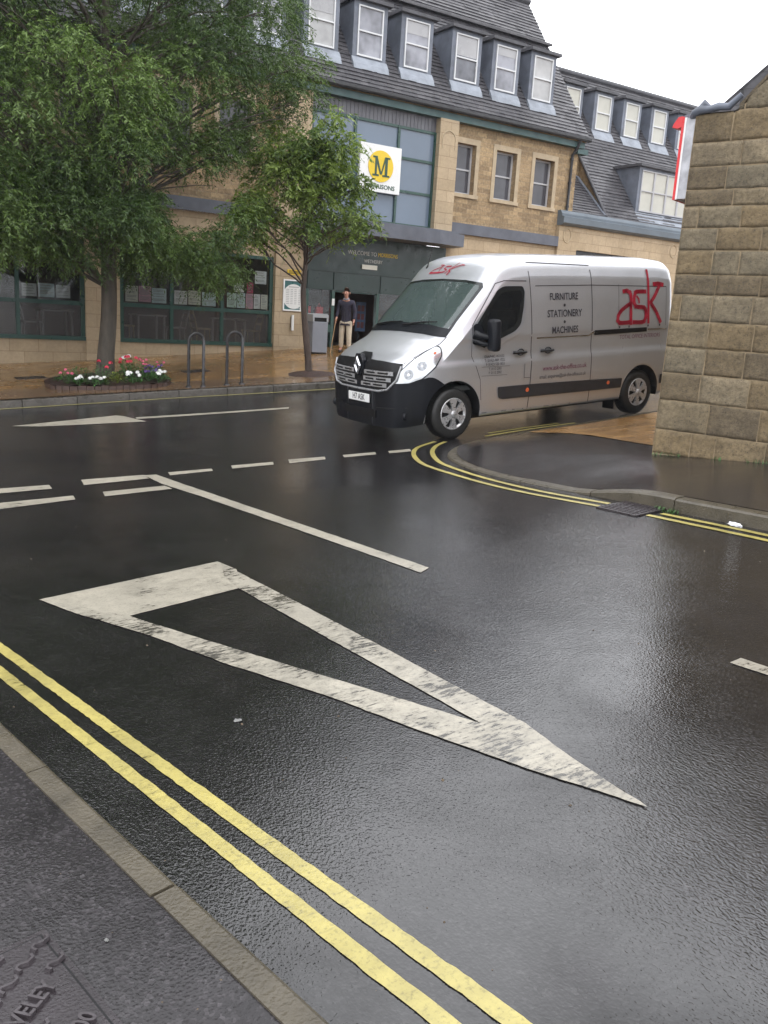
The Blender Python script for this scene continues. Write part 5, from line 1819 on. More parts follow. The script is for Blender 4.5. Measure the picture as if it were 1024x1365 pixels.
# diamond badge on its black mount
mb = MB(); mb.prism([(-.06, 1.13), (.06, 1.13), (.115, 1.04), (.10, .94), (.035, .835), (-.035, .835), (-.10, .94), (-.115, 1.04)], 'x', -.040, .03); vb(mb, "badge_mount", MT['bumperblack'], gr_o, bevel=.012)
mb = MB()
dz, dy = .128, .086
for (a1, c1, a2, c2) in ((dy, 0, 0, dz), (0, dz, -dy, 0), (-dy, 0, 0, -dz), (0, -dz, dy, 0)):
    i1, j1, i2, j2 = a1 * .40, c1 * .52, a2 * .40, c2 * .52
    Z = .975
    mb.add([(-.055, a1, Z + c1), (-.055, a2, Z + c2), (-.072, (a2 + i2) / 2, Z + (c2 + j2) / 2), (-.072, (a1 + i1) / 2, Z + (c1 + j1) / 2), (-.055, i1, Z + j1), (-.055, i2, Z + j2)], [(0, 1, 2, 3), (3, 2, 5, 4)])
vb(mb, "badge", MT['chrome'], gr_o)
# number plate
mb = MB(); mb.box(-.042, -.030, -.262, .262, .488, .602); pl_o = vb(mb, "number_plate", MT['plate'], bevel=.003)
vv, ff = text_mesh("H7 ASK", .115, 0, sx=.82, bold=.0015)
mb = MB(); mb.add([(-.0435, x, .545 + z) for x, z, _ in vv], ff)
# reads left-to-right for someone facing the van, whose left is the van's +y side
for i, q in enumerate(mb.v): mb.v[i] = (q[0], -q[1], q[2])
vb(mb, "lettering", MT['black'], pl_o)

# headlights wrap round the corner
for s_ in (-1, 1):
    d = Vector((.75, -.66 * s_, 0)).normalized(); a = Vector((-d.y, d.x, 0)); HF = (d, a, Vector((0, 0, 1)))
    out3 = [(.055, .735, .785), (.175, .90, .80), (.35, .955, .855), (.54, .98, .995), (.62, .985, 1.13), (.60, .975, 1.225), (.54, .955, 1.245), (.40, .90, 1.165), (.24, .86, 1.06), (.12, .81, .955)]
    op = [(Vector((x, y * s_, z)).dot(a), z) for x, y, z in out3]
    op = roundc(op, .025, 3)
    rim = patch(shrink(op, -.018), HF, "headlight_surround", MT['black'], .006, .06)
    hl = patch(op, HF, "headlight", MT['hlglass'], .012, .05)
    for (x, y, z, r_, nm, mt_) in ((.19, .875, .905, .062, "lamp_bowl", MT['hlinner']), (.36, .93, 1.01, .060, "lamp_bowl", MT['hlinner']), (.19, .875, .905, .016, "lamp_lens", MT['chrome']), (.36, .93, 1.01, .014, "lamp_lens", MT['chrome']), (.53, .965, 1.165, .016, "indicator_bulb", MT['amber'])):
        u0 = Vector((x, y * s_, z)).dot(a)
        patch([(u0 + r_ * .95 * math.cos(t), z + r_ * math.sin(t)) for t in np.linspace(0, 2 * math.pi, 21)[:-1]], HF, nm, mt_, .0145 if nm == "lamp_bowl" else .0165, .05, parent=hl)

# panel gaps, mouldings, rails, and painted crease shade and highlight lines
for fr_ in (SIDE, FAR):
    line_patch([(1.125, 1.50), (1.56, 2.035), (1.70, 2.07), (2.10, 2.062)], .012, fr_, "door_gap", MT['seam'])
    line_patch([(2.16, 2.19), (2.185, 1.6), (2.195, 1.09), (2.17, .30)], .013, fr_, "door_gap", MT['seam'])
    line_patch([(1.125, 1.50), (1.12, 1.1), (1.26, .78), (1.29, .50)], .008, fr_, "door_gap", MT['seam'])
    line_patch([(3.37, 2.2), (3.385, 1.6), (3.39, 1.0), (3.40, .30)], .013, fr_, "door_gap", MT['seam'])
    line_patch([(2.16, 2.31), (3.36, 2.265)], .012, fr_, "roof_gap", MT['seam'])
    line_patch([(2.27, 1.995), (3.38, 1.99), (5.03, 1.945)], .011, fr_, "panel_crease_shade", MT['seam'])  # dark strips paint the shade along the recessed panel's creases
    line_patch([(3.95, 1.99), (3.95, 1.42)], .006, fr_, "panel_crease_shade", MT['seam'])
    line_patch([(5.03, 1.945), (5.03, 1.36)], .007, fr_, "panel_crease_shade", MT['seam'])
    poly_patch([roundc([(1.575, .655), (1.60, .50), (1.67, .478), (3.398, .46), (4.08, .455), (4.09, .60), (3.398, .622), (2.19, .65)], .02), ], fr_, "rubbing_strip", MT['trim'], .012)
    poly_patch([[(4.965, .60), (4.975, .455), (5.17, .455), (5.17, .60)]], fr_, "rubbing_strip", MT['trim'], .012)
    poly_patch([[(3.44, 1.275), (3.44, 1.345), (4.58, 1.345), (4.60, 1.28)]], fr_, "door_rail", MT['black'], .010)
    for x_, z_ in ((2.125, .575), (3.78, .555), (5.08, .54)):
        poly_patch([[(x_ + .032 * math.cos(t), z_ + .030 * math.sin(t)) for t in np.linspace(0, 2 * math.pi, 15)[:-1]]], fr_, "side_marker", MT['amber'], .018)
    line_patch([(2.30, 1.285), (3.33, 1.278), (3.43, 1.325)], .018, fr_, "crease_highlight", MT['chrome'], .006)  # chrome strips paint the white highlight along the side crease
    line_patch([(4.62, 1.315), (5.06, 1.305)], .018, fr_, "crease_highlight", MT['chrome'], .006)
    line_patch([(1.31, .315), (3.38, .30)], .014, fr_, "sill_moulding", MT['grillebar'], .006)
    poly_patch([roundc([(1.36, 1.175), (1.45, 1.165), (1.60, 1.215), (1.98, 1.375), (2.085, 1.53), (2.11, 1.95), (2.07, 1.96), (2.05, 1.6), (1.99, 1.46), (1.88, 1.385), (1.62, 1.295), (1.36, 1.24)], .02)], fr_, "door_moulding", MT['silver'], .012)
    poly_patch([roundc([(2.06, .945), (2.17, .94), (2.165, .745), (2.06, .75)], .02)], fr_, "filler_flap", MT['silver'], .006)
    line_patch([(2.06, .945), (2.06, .75), (2.165, .745)], .006, fr_, "filler_gap", MT['seam'], .007)
line_patch([(-.80, 1.045), (-.845, 1.12), (-.87, 1.2), (-.895, 1.28), (-.905, 1.36)], .008, FRONT, "bonnet_gap", MT['seam'], .003)
for x_ in (1.98, 2.50):
    mb = MB()
    P_ = [on_body(SIDE, x_ + t, 1.105 + .0 * t, e) for t, e in ((-.115, .004), (-.08, .045), (.05, .05), (.115, .02))]
    mb.tube(P_, [.022, .02, .02, .016], 8)
    hd = vb(mb, "door_handle", MT['black'])
    mb = MB(); P_ = [on_body(SIDE, x_ + .02 + .06 * math.cos(t), 1.105 + .042 * math.sin(t), .008) for t in np.linspace(0, 2 * math.pi, 17)]
    mb.tube(P_, .007, 6, cap=False); vb(mb, "handle_recess", MT['black'], hd)

# door mirrors
for s_ in (-1, 1):
    mb = MB()
    b2 = bmesh.new(); bmesh.ops.create_cube(b2, size=1)
    for v in b2.verts: v.co = Vector((v.co.x * .13, v.co.y * .21, v.co.z * .42))
    bmesh.ops.bevel(b2, geom=b2.edges[:], offset=.045, segments=4, affect='EDGES', profile=.5)
    for v in b2.verts:
        v.co.x += .05 * (v.co.z / .42) * 0
        v.co = Matrix.Rotation(s_ * R(14), 3, 'Z') @ v.co
        v.co += Vector((1.34, s_ * 1.205, 1.375))
    me = bpy.data.meshes.new("door_mirror"); b2.to_mesh(me); b2.free(); me.materials.append(MT['bumperblack'])
    for p_ in me.polygons: p_.use_smooth = True
    mo = bpy.data.objects.new("door_mirror", me); C.objects.link(mo); attach(mo, van, True)
    mb = MB(); mb.tube([(1.17, s_ * 1.0, 1.38), (1.22, s_ * 1.06, 1.36), (1.32, s_ * 1.13, 1.34)], [.07, .05, .045], 10); mb.tube([(1.17, s_ * 1.0, 1.30), (1.24, s_ * 1.08, 1.26), (1.32, s_ * 1.13, 1.25)], [.05, .035, .03], 10)
    vb(mb, "mirror_arm", MT['bumperblack'], mo)
    mb = MB(); vv = [Matrix.Rotation(s_ * R(14), 3, 'Z') @ Vector((.0675, a_, c_)) + Vector((1.34, s_ * 1.205, 1.375)) for a_, c_ in ((-.07, -.17), (.07, -.17), (.07, .17), (-.07, .17))]
    mb.add(vv, [(0, 1, 2, 3)]); vb(mb, "mirror_glass", MT['chrome'], mo)
    poly_patch([roundc([(1.13, 1.50), (1.19, 1.53), (1.28, 1.50), (1.36, 1.24), (1.34, 1.19), (1.15, 1.29)], .03)], SIDE if s_ < 0 else FAR, "mirror_base", MT['bumperblack'], .014)
mb = MB(); q0 = on_body(FRONT, .62, 2.24, .0)
mb.tube([q0, q0 + Vector((.02, 0, .04)), q0 + Vector((.10, .0, .26))], [.018, .010, .003], 6); vb(mb, "aerial", MT['black'])

# lettering on the side
A1 = lambda pts, w: [p for p in _stroke(pts, w)]


def _stroke(pts, w):
    out = []
    for p, q in zip(pts, pts[1:]):
        p, q = Vector(p), Vector(q); t = (q - p).normalized(); nn = Vector((-t.y, t.x)) * w / 2; ex = t * w * .45
        out.append([tuple(p - nn - ex), tuple(q - nn + ex), tuple(q + nn + ex), tuple(p + nn - ex)])
    return out


w_ = .060
logo = []


def curve(pts, w): return _stroke(smooth_path(pts, .035), w)


logo += curve([(4.055, 1.89), (4.13, 1.895), (4.19, 1.87), (4.213, 1.79), (4.215, 1.65)], w_) + _stroke([(4.215, 1.68), (4.215, 1.42)], w_)
logo += curve([(4.205, 1.71), (4.10, 1.665), (3.99, 1.60), (3.935, 1.53), (3.925, 1.47), (3.965, 1.435), (4.06, 1.43), (4.215, 1.435)], w_)
logo += curve([(4.53, 1.88), (4.38, 1.88), (4.31, 1.865), (4.285, 1.80), (4.285, 1.72), (4.32, 1.665), (4.42, 1.652), (4.51, 1.64), (4.553, 1.58), (4.553, 1.50), (4.52, 1.44), (4.43, 1.425), (4.28, 1.43)], w_)
logo += _stroke([(4.345, 1.81), (4.385, 1.77), (4.395, 1.72)], .03)
logo += _stroke([(4.60, 2.185), (4.615, 1.42)], .046) + curve([(4.655, 1.71), (4.75, 1.81), (4.84, 1.93)], w_) + curve([(4.67, 1.70), (4.79, 1.57), (4.89, 1.425)], w_) + curve([(4.74, 1.985), (4.83, 1.99), (4.93, 1.975)], .062)
for sgn, fr_ in ((1, SIDE),):
    poly_patch([p for p in logo], fr_, "ask_logo", MT['vanred'], .008)
poly_patch([[(x_ - .014, 1.355), (x_ + .014, 1.355), (x_ + .014, 1.385), (x_ - .014, 1.385)] for x_ in (3.97, 4.18, 4.61, 4.88)], SIDE, "logo_dots", MT['vangrey'], .008)
text_patch("FURNITURE", SIDE, 2.81, 1.838, .135, MT['vangrey'], sx=.80, bold=.002)
text_patch("STATIONERY", SIDE, 2.825, 1.605, .140, MT['vangrey'], sx=.83, bold=.002)
text_patch("MACHINES", SIDE, 2.835, 1.375, .135, MT['vangrey'], sx=.80, bold=.002)
for z_ in (1.722, 1.49): poly_patch([[(2.82 + .022 * math.cos(t), z_ + .022 * math.sin(t)) for t in np.linspace(0, 6.2832, 11)[:-1]]], SIDE, "dot", MT['vangrey'], .006)
text_patch("TOTAL OFFICE INTERIORS", SIDE, 4.46, 1.215, .085, MT['vanplum'], sx=.92)
text_patch("www.ask-the-office.co.uk", SIDE, 2.85, .852, .098, MT['vanplum'], sx=.88, bold=.001)
text_patch("email: enquiries@ask-the-office.co.uk", SIDE, 2.82, .733, .078, MT['vangrey'], sx=.79)
for i, (tx_, ww) in enumerate((("GRAPHIC HOUSE", .9), ("T: 01423 889 1022", .9), ("F: 01423 520 1833", .85), ("T: 0113 2001", .85), ("F: 0113 2002", .85))):
    text_patch(tx_, SIDE, 1.52, 1.075 - i * .052 - (.01 if i > 2 else 0), .052, MT['vangrey'], sx=ww)
line_patch([(1.28, .945), (1.78, .935)], .004, SIDE, "rule", MT['vangrey'], .006)
line_patch([(1.28, .825), (1.74, .815)], .004, SIDE, "rule", MT['vangrey'], .006)
# logo above the windscreen
lw = .012
lg = _stroke([(.30, 2.175), (.24, 2.175), (.20, 2.20)], lw)
LF = [((-.40), 2.19)]


def lf(u, v): return (.43 - u * 1.15, 2.17 + v * .85)


for st, ww in (([(0, 0), (.20, .01)], .022), ([(0, 0), (.04, .045), (.17, .10), (.20, .12)], .012), ([(.20, .13), (.17, .07), (.18, .0)], .014), ([(.13, .13), (.20, .13)], .012),
               ([(.36, .11), (.27, .11), (.25, .075), (.31, .055), (.29, .02), (.21, .01)], .016), ([(.47, .165), (.38, .06), (.33, .0)], .012), ([(.37, .06), (.55, .13), (.60, .125)], .014), ([(.37, .06), (.40, .02), (.385, -.02)], .026)):
    lg += _stroke([lf(*p) for p in st], ww * .95)
poly_patch(lg[2:], FRONT, "ask_logo", MT['vanred'], .008)
text_patch("", FRONT, 0, 2, .1, MT['vanred']) if False else None

# wheels
for x_ in (.844, 4.526):
    for s_ in (-1, 1):
        yo = s_ * .985
        mb = MB()
        prof = [(.215, 0.0), (.235, -.004), (.30, .0), (.325, .012), (.3425, .035), (.345, .07), (.345, .16), (.335, .19), (.30, .205), (.2, .205)]
        mb.lathe([(r_, -s_ * 1.0 * h * 1.0) for r_, h in prof], (x_, yo, .345), 40, axis='y'); w_o = vb(mb, "wheel", MT['tyre'])
        mb = MB()
        for q in range(44):
            a_ = 2 * math.pi * q / 44
            for dx in (.05, .11, .165):
                T = Matrix.Translation((x_, yo, .345)) @ Matrix.Rotation(a_ + dx, 4, 'Y')
                mb.box(.344, .3475, -s_ * dx - .022, -s_ * dx + .022, -.016, .016, T=T)
        vb(mb, "tread", MT['tyre'], w_o)
        mb = MB()
        mb.lathe([(.216, .0), (.212, -.006), (.196, -.004), (.190, .012), (.0, .03)] if False else [(.216, 0), (.212, s_ * .006), (.197, s_ * .004), (.190, -s_ * .03), (.0, -s_ * .03)], (x_, yo, .345), 40, axis='y')
        vb(mb, "rim", MT['hubcap'], w_o)
        mb = MB(); mb.lathe([(.189, -s_ * .027), (.0, -s_ * .027)], (x_, yo, .345), 40, axis='y'); vb(mb, "rim_hollow", MT['black'], w_o)
        mb = MB()
        for q in range(6):
            T = Matrix.Translation((x_, yo, .345)) @ Matrix.Rotation(2 * math.pi * q / 6 + .52, 4, 'Y')
            P2 = [(.035, -.033), (.10, -.030), (.155, -.052), (.196, -.062), (.199, .0), (.196, .062), (.155, .052), (.10, .030), (.035, .033)]
            a_, c_ = sorted((-s_ * .012, s_ * .006))
            mb.prism([(u, v) for u, v in P2], 'z', 0, 1) if False else None
            vv = [T @ Vector((u, (s_ * (.004 + .010 * (1 - u / .2))), v)) for u, v in P2] + [T @ Vector((u, -s_ * .02, v)) for u, v in P2]
            m_ = len(P2)
            mb.add(vv, [tuple(range(m_)), tuple(range(2 * m_ - 1, m_ - 1, -1))] + [(i, i + m_, (i + 1) % m_ + m_, (i + 1) % m_) for i in range(m_)])
        vb(mb, "spokes", MT['hubcap'], w_o)
        mb = MB(); mb.lathe([(0, s_ * .026), (.040, s_ * .022), (.050, s_ * .008), (.05, -s_ * .02)], (x_, yo, .345), 24, axis='y'); vb(mb, "hub_cap", MT['hubcap'], w_o)
# underside, mud flaps, interior
mb = MB(); mb.box(.12, 5.1, -.72, .72, .20, .62); vb(mb, "underbody", MT['black'])
mb = MB(); [mb.box(4.00, 4.02, s_ * .86 - .11, s_ * .86 + .11, .12, .30) for s_ in (-1, 1)]; vb(mb, "mud_flap", MT['black'])
mb = MB(); mb.box(5.15, 5.33, -.93, .93, .30, .42); vb(mb, "rear_step", MT['bumperblack'])
mb = MB(); mb.prism([(.80, 1.02), (.84, 1.30), (1.02, 1.40), (1.22, 1.36), (1.30, 1.20), (1.28, 1.02)], 'y', -.90, .90); vb(mb, "dashboard", MT['dash'])
mb = MB(); mb.box(.9, 2.15, -.93, .93, .64, .70); vb(mb, "cab_floor", MT['dash'])
mb = MB(); mb.box(2.12, 2.16, -.86, .86, .64, 2.08); vb(mb, "bulkhead", MT['darkin'])
for y_ in (-.60, -.16, .47):
    mb = MB(); mb.box(1.45, 1.95, y_ - .22, y_ + .22, .95, 1.10); so = vb(mb, "seat", MT['seat'], bevel=.04)
    mb = MB(); mb.prism([(1.88, 1.08), (2.0, 1.08), (2.08, 1.66), (1.98, 1.66)], 'y', y_ - .21, y_ + .21); vb(mb, "seat_back", MT['seat'], so)
    mb = MB(); mb.prism([(1.99, 1.68), (2.07, 1.68), (2.09, 1.86), (2.01, 1.86)], 'y', y_ - .12, y_ + .12); vb(mb, "headrest", MT['seat'], so)
mb = MB()
T = Matrix.Translation((1.32, .47, 1.36)) @ Matrix.Rotation(R(-55), 4, 'Y')
mb.tube([T @ Vector((.2 * math.cos(t), .2 * math.sin(t), 0)) for t in np.linspace(0, 2 * math.pi, 25)], .017, 8, cap=False)
mb.tube([T @ Vector((.19 * math.cos(t), .19 * math.sin(t), 0)) for t in (R(90),)] + [T @ Vector((0, 0, -.03)), T @ Vector((0, -.19, 0))], .02, 6)
vb(mb, "steering_wheel", MT['black'])
mb = MB(); mb.box(.95, 1.13, -.62, -.30, 1.405, 1.41); vb(mb, "papers", MT['paper'])
# ================================================================== trees
def leaf_mat(name, c_lo, c_hi, trans=0.35):
    mt, n, p, out = newmat(name)
    v = coords(n)
    at = n.nodes.new("ShaderNodeAttribute"); at.attribute_name = "tone"
    c = ramp(n, at.outputs['Fac'], [(0.0, c_lo), (1.0, c_hi)])
    n.links.new(c, p.inputs['Base Color']); p.inputs['Roughness'].default_value = 0.42
    p.inputs['Specular IOR Level'].default_value = 0.4
    tl = n.nodes.new("ShaderNodeBsdfTranslucent"); n.links.new(mixc(n, 1.0, c, (1.1, 1.3, 0.6), 'MULTIPLY'), tl.inputs[0])
    ms = n.nodes.new("ShaderNodeMixShader"); ms.inputs[0].default_value = trans
    n.links.new(p.outputs[0], ms.inputs[1]); n.links.new(tl.outputs[0], ms.inputs[2]); n.links.new(ms.outputs[0], out.inputs[0])
    return mt


MT['leaf_dark'] = leaf_mat("dark green leaves", (0.026, 0.056, 0.016), (0.155, 0.235, 0.058), 0.22)
MT['leaf_light'] = leaf_mat("light green leaves", (0.05, 0.095, 0.022), (0.24, 0.31, 0.065), 0.3)
MT['bark'] = simple("wet grey brown bark", (0.075, 0.062, 0.048), 0.75, var=0.35, vs=7, bmp=0.9, bs=26, scale=(1, 1, .3))
MT['bark2'] = simple("wet brown bark", (0.062, 0.042, 0.032), 0.7, var=0.35, vs=7, bmp=0.8, bs=30, scale=(1, 1, .3))


def leaves(blobs, n_sprays, per, leaf_l, leaf_w, spray_l, droop, seed, gap=None):
    """BLOBS (centre, radii, weight) are filled with sprays of narrow leaflets hanging from twigs"""
    rg = np.random.default_rng(seed)
    wts = np.array([b[2] for b in blobs], float); wts /= wts.sum()
    which = rg.choice(len(blobs), n_sprays, p=wts)
    cen = np.array([b[0] for b in blobs])[which]; rad = np.array([b[1] for b in blobs])[which]
    bt = rg.random(len(blobs))[which]
    d = rg.normal(size=(n_sprays, 3)); d /= np.linalg.norm(d, axis=1)[:, None]
    # mostly near the clump's surface, more on top than below
    r_ = rg.random(n_sprays) ** .36
    d[:, 2] = np.where((d[:, 2] < -.35) & (rg.random(n_sprays) < .45), -d[:, 2], d[:, 2])
    p0 = cen + d * rad * r_[:, None]
    if gap is not None:
        keep = np.ones(n_sprays, bool)
        for (ga, gb, gr) in gap:
            ga = np.array(ga); gb = np.array(gb); ab = (gb - ga) / np.linalg.norm(gb - ga)
            q = p0 - ga; dd = np.linalg.norm(q - (q @ ab)[:, None] * ab, axis=1)
            keep &= dd > gr * (.75 + .5 * rg.random(n_sprays))
        p0, d, bt = p0[keep], d[keep], bt[keep]
    n = len(p0)
    hd = d.copy(); hd[:, 2] *= .4
    hd += rg.normal(size=(n, 3)) * .45
    hd /= np.linalg.norm(hd, axis=1)[:, None]
    # twig: starts outward, bends down
    t = (np.arange(per) + .5) / per
    L = spray_l * (.6 + .8 * rg.random(n))
    pos = p0[:, None, :] + hd[:, None, :] * (L[:, None] * t[None, :])[..., None]
    pos[..., 2] -= (L[:, None] * droop * t[None, :] ** 2)
    tan = np.repeat(hd[:, None, :], per, 1).copy(); tan[..., 2] -= 2 * droop * t[None, :]
    tan /= np.linalg.norm(tan, axis=2)[..., None]
    side = np.cross(tan, np.array([0, 0, 1.0])); side /= (np.linalg.norm(side, axis=2)[..., None] + 1e-6)
    sgn = np.where(np.arange(per) % 2 == 0, 1.0, -1.0)[None, :, None]
    ld = tan * .75 + side * sgn * .75 + rg.normal(size=(n, per, 3)) * .42
    ld[..., 2] -= .35 * droop
    ld /= np.linalg.norm(ld, axis=2)[..., None]
    nn = np.cross(ld, side + rg.normal(size=(n, per, 3)) * .5); nn /= (np.linalg.norm(nn, axis=2)[..., None] + 1e-6)
    wd = np.cross(ld, nn)
    ll = leaf_l * (.6 + .7 * rg.random((n, per, 1))); lw = leaf_w * (.7 + .6 * rg.random((n, per, 1)))
    a = pos; b = pos + ld * ll * .45 + wd * lw * .5; c = pos + ld * ll; e = pos + ld * ll * .45 - wd * lw * .5
    V = np.stack([a, b, c, e], axis=2).reshape(-1, 3)
    tone = np.clip(.12 + .62 * bt[:, None] + .45 * (rg.random((n, per)) - .4), 0, 1)
    return V, np.repeat(tone.reshape(-1), 4)


def leaf_mesh(name, V, tone, mat, parent):
    nv = len(V); nf = nv // 4
    me = bpy.data.meshes.new(name)
    me.vertices.add(nv); me.vertices.foreach_set("co", V.astype(np.float32).reshape(-1))
    me.loops.add(nv); me.loops.foreach_set("vertex_index", np.arange(nv, dtype=np.int32))
    me.polygons.add(nf); me.polygons.foreach_set("loop_start", np.arange(0, nv, 4, dtype=np.int32)); me.polygons.foreach_set("loop_total", np.full(nf, 4, dtype=np.int32))
    me.materials.append(mat)
    me.update(calc_edges=True)
    at = me.attributes.new("tone", 'FLOAT', 'POINT'); at.data.foreach_set("value", tone.astype(np.float32))
    o = bpy.data.objects.new(name, me); C.objects.link(o)
    return attach(o, parent)


def limb(mb, a, b, r0, r1, rnd, sag=0.0, n=7):
    a, b = Vector(a), Vector(b)
    pts = []; L = (b - a).length
    off = Vector((rnd.uniform(-1, 1), rnd.uniform(-1, 1), rnd.uniform(-.3, .6))) * L * .10
    for i in range(n + 1):
        t = i / n
        p = a.lerp(b, t) + off * math.sin(t * math.pi) + Vector((0, 0, sag * L * math.sin(t * math.pi)))
        if 0 < i < n: p += Vector((rnd.uniform(-1, 1), rnd.uniform(-1, 1), rnd.uniform(-1, 1))) * L * .015
        pts.append(p)
    mb.tube(pts, [r0 + (r1 - r0) * (i / n) for i in range(n + 1)], 8 if r0 > .03 else 5)
    return pts


def tree(label, base, trunk_pts, trunk_r, blobs, leafargs, mats, group, gap=None, name="street_tree", lowest=.36, skip_below=-9):
    t_ = thing(name, base, label, "tree", group)
    rnd = random.Random(5)
    mb = MB()
    P_ = [Vector(p) for p in trunk_pts]
    pts = smooth3(P_, 6)
    rs = [float(np.interp(i / (len(pts) - 1), np.linspace(0, 1, len(trunk_r)), trunk_r)) for i in range(len(pts))]
    rs[0] *= 1.25
    mb.tube(pts, rs, 16); mb.build("trunk", mats[1], t_)
    mb = MB()
    for (c_, r_, w_) in blobs:
        c_ = Vector(c_)
        if c_.z < skip_below: continue
        # leave the trunk below the clump
        cand = [p for p in pts if p.z < c_.z - .15 * (c_ - p).length] or [pts[len(pts) // 3]]
        lo = pts[int(len(pts) * lowest)].z
        cand = [p for p in cand if p.z >= lo] or [pts[int(len(pts) * lowest)]]
        s_ = min(cand, key=lambda p: (c_ - p).length + abs((c_.z - p.z) - .7 * math.hypot(c_.x - p.x, c_.y - p.y)) * .6)
        k = pts.index(s_)
        q = limb(mb, s_, c_, min(rs[k] * .38, .04), .009, rnd, .04)
        for _ in range(3):
            e = c_ + Vector((rnd.uniform(-1, 1) * r_[0], rnd.uniform(-1, 1) * r_[1], rnd.uniform(-.6, .9) * r_[2])) * .8
            limb(mb, q[rnd.choice([3, 4, 5, 6])], e, .016, .005, rnd, .03, 4)
    mb.build("limbs", mats[1], t_)
    V, tone = leaves(blobs, gap=gap, **leafargs)
    leaf_mesh("crown", V, tone, mats[0], t_)
    return t_


def smooth3(P_, k):
    P_ = [P_[0] * 2 - P_[1]] + P_ + [P_[-1] * 2 - P_[-2]]
    out = []
    for i in range(1, len(P_) - 2):
        a, b_, c, d = P_[i - 1:i + 3]
        for j in range(k):
            t = j / k
            out.append(0.5 * ((2 * b_) + (c - a) * t + (2 * a - 5 * b_ + 4 * c - d) * t * t + (3 * b_ - a - 3 * c + d) * t ** 3))
    out.append(P_[-2])
    return out


# big weeping tree growing out of the flower bed
bx_, by_ = 4.98, 17.55
bz = fpav(bx_, by_) + .02
rb = random.Random(21)
blobs = []
# right-hand reach of the crown, height by height
def big_right(z): return float(np.interp(z, [2.0, 2.5, 3.0, 3.6, 4.4, 5.0, 5.7, 6.4, 7.2, 8.0, 9.5, 11.0], [6.9, 7.4, 7.5, 6.6, 7.9, 8.6, 9.1, 9.2, 8.9, 8.7, 7.8, 6.2]))
def big_left(z): return float(np.interp(z, [2.0, 3.0, 4.5, 6.0, 8.0, 9.5, 11.0], [1.3, .3, -.6, -.7, .0, 1.2, 3.2]))
for z in (2.75, 3.4, 4.1, 4.8, 5.5, 6.2, 6.9, 7.6, 8.4, 9.3, 10.2, 11.0):
    xr, xl = big_right(z), big_left(z)
    hw = (xr - xl) / 2; cx_ = (xr + xl) / 2
    dy = min(3.0, hw * .8)
    nring = 9 if z < 9 else 6
    for q in range(nring):
        a = 2 * math.pi * (q + rb.random() * .7) / nring
        rr_ = .62 + .30 * rb.random()
        r0 = rb.uniform(.55, .85) if z > 3 else rb.uniform(.4, .6)
        x = cx_ + math.cos(a) * (hw - r0) * rr_ / .85; y = by_ + math.sin(a) * (dy - .3) * rr_
        if y > 19.7: y = 19.7 - rb.random() * .5
        blobs.append(((x, y, z + rb.uniform(-.25, .25)), (r0 * 1.15, r0, r0 * .8), r0 ** 2))
    for q in range(4):
        blobs.append(((cx_ + rb.uniform(-.6, .6) * hw, by_ + rb.uniform(-1.8, 1), z), (.7, .7, .6), .5))
# clumps that mark the crown's right edge
for (x, z, r0) in ((8.75, 6.35, .6), (8.9, 5.75, .5), (8.2, 5.0, .6), (8.3, 7.3, .7), (7.3, 4.75, .55), (7.15, 2.75, .42), (6.7, 2.35, .36), (7.45, 3.1, .32), (6.2, 2.5, .4), (5.7, 2.75, .4), (3.6, 2.7, .45), (2.6, 2.75, .5), (3.1, 3.2, .6), (1.6, 3.0, .6), (6.9, 6.0, .8)):
    blobs.append(((x, by_ + rb.uniform(-.9, .5), z), (r0 * 1.15, r0, r0 * .85), r0 ** 2 * 1.6))
for q in range(26):
    x = .2 + 6.9 * (q % 13) / 12 + rb.uniform(-.2, .2)
    z = 2.72 + (q // 13) * .55 + rb.uniform(-.12, .12) + (.25 if x < 4.2 else 0)
    if 4.3 < x < 5.5 and z < 3: z = 3.1
    blobs.append(((x, by_ + rb.uniform(-1.7, .9), z), (.62, .6, .42), .42))
for q in range(22):
    x = .4 + 7.0 * q / 21 + rb.uniform(-.12, .12)
    if 4.55 < x < 5.35: continue
    blobs.append(((x, by_ + rb.uniform(-1.2, .6), 2.24 + rb.uniform(-.10, .10) + (.1 if x < 4 else 0)), (.42, .5, .30), .26))
gz0 = [((6.75 * .85, 17.6 * .85, (3.55 - EYE) * .85 + EYE), (6.75 * 1.2, 17.6 * 1.2, (3.55 - EYE) * 1.2 + EYE), .62), ((7.45 * .85, 17.6 * .85, (3.95 - EYE) * .85 + EYE), (7.45 * 1.2, 17.6 * 1.2, (3.95 - EYE) * 1.2 + EYE), .36), ((6.1 * .85, 17.6 * .85, (4.0 - EYE) * .85 + EYE), (6.1 * 1.2, 17.6 * 1.2, (4.0 - EYE) * 1.2 + EYE), .30)]
tree("big dark weeping tree growing from the flower bed in front of the shop", (bx_, by_, bz),
     [(bx_ - .06, by_, bz - .12), (bx_ - .02, by_, bz + .5), (bx_ + .05, by_, bz + 1.4), (bx_ + .02, by_ - .03, bz + 2.6), (bx_ - .12, by_ + .05, bz + 4.4), (bx_ + .08, by_ + .1, bz + 6.5), (bx_ - .05, by_, bz + 9.0)],
     [.20, .165, .15, .14, .11, .07, .03], blobs,
     dict(n_sprays=38000, per=14, leaf_l=.080, leaf_w=.020, spray_l=.27, droop=.5, seed=4), (MT['leaf_dark'], MT['bark']), "street trees on the far footway", gap=gz0, lowest=.40, skip_below=3.7)

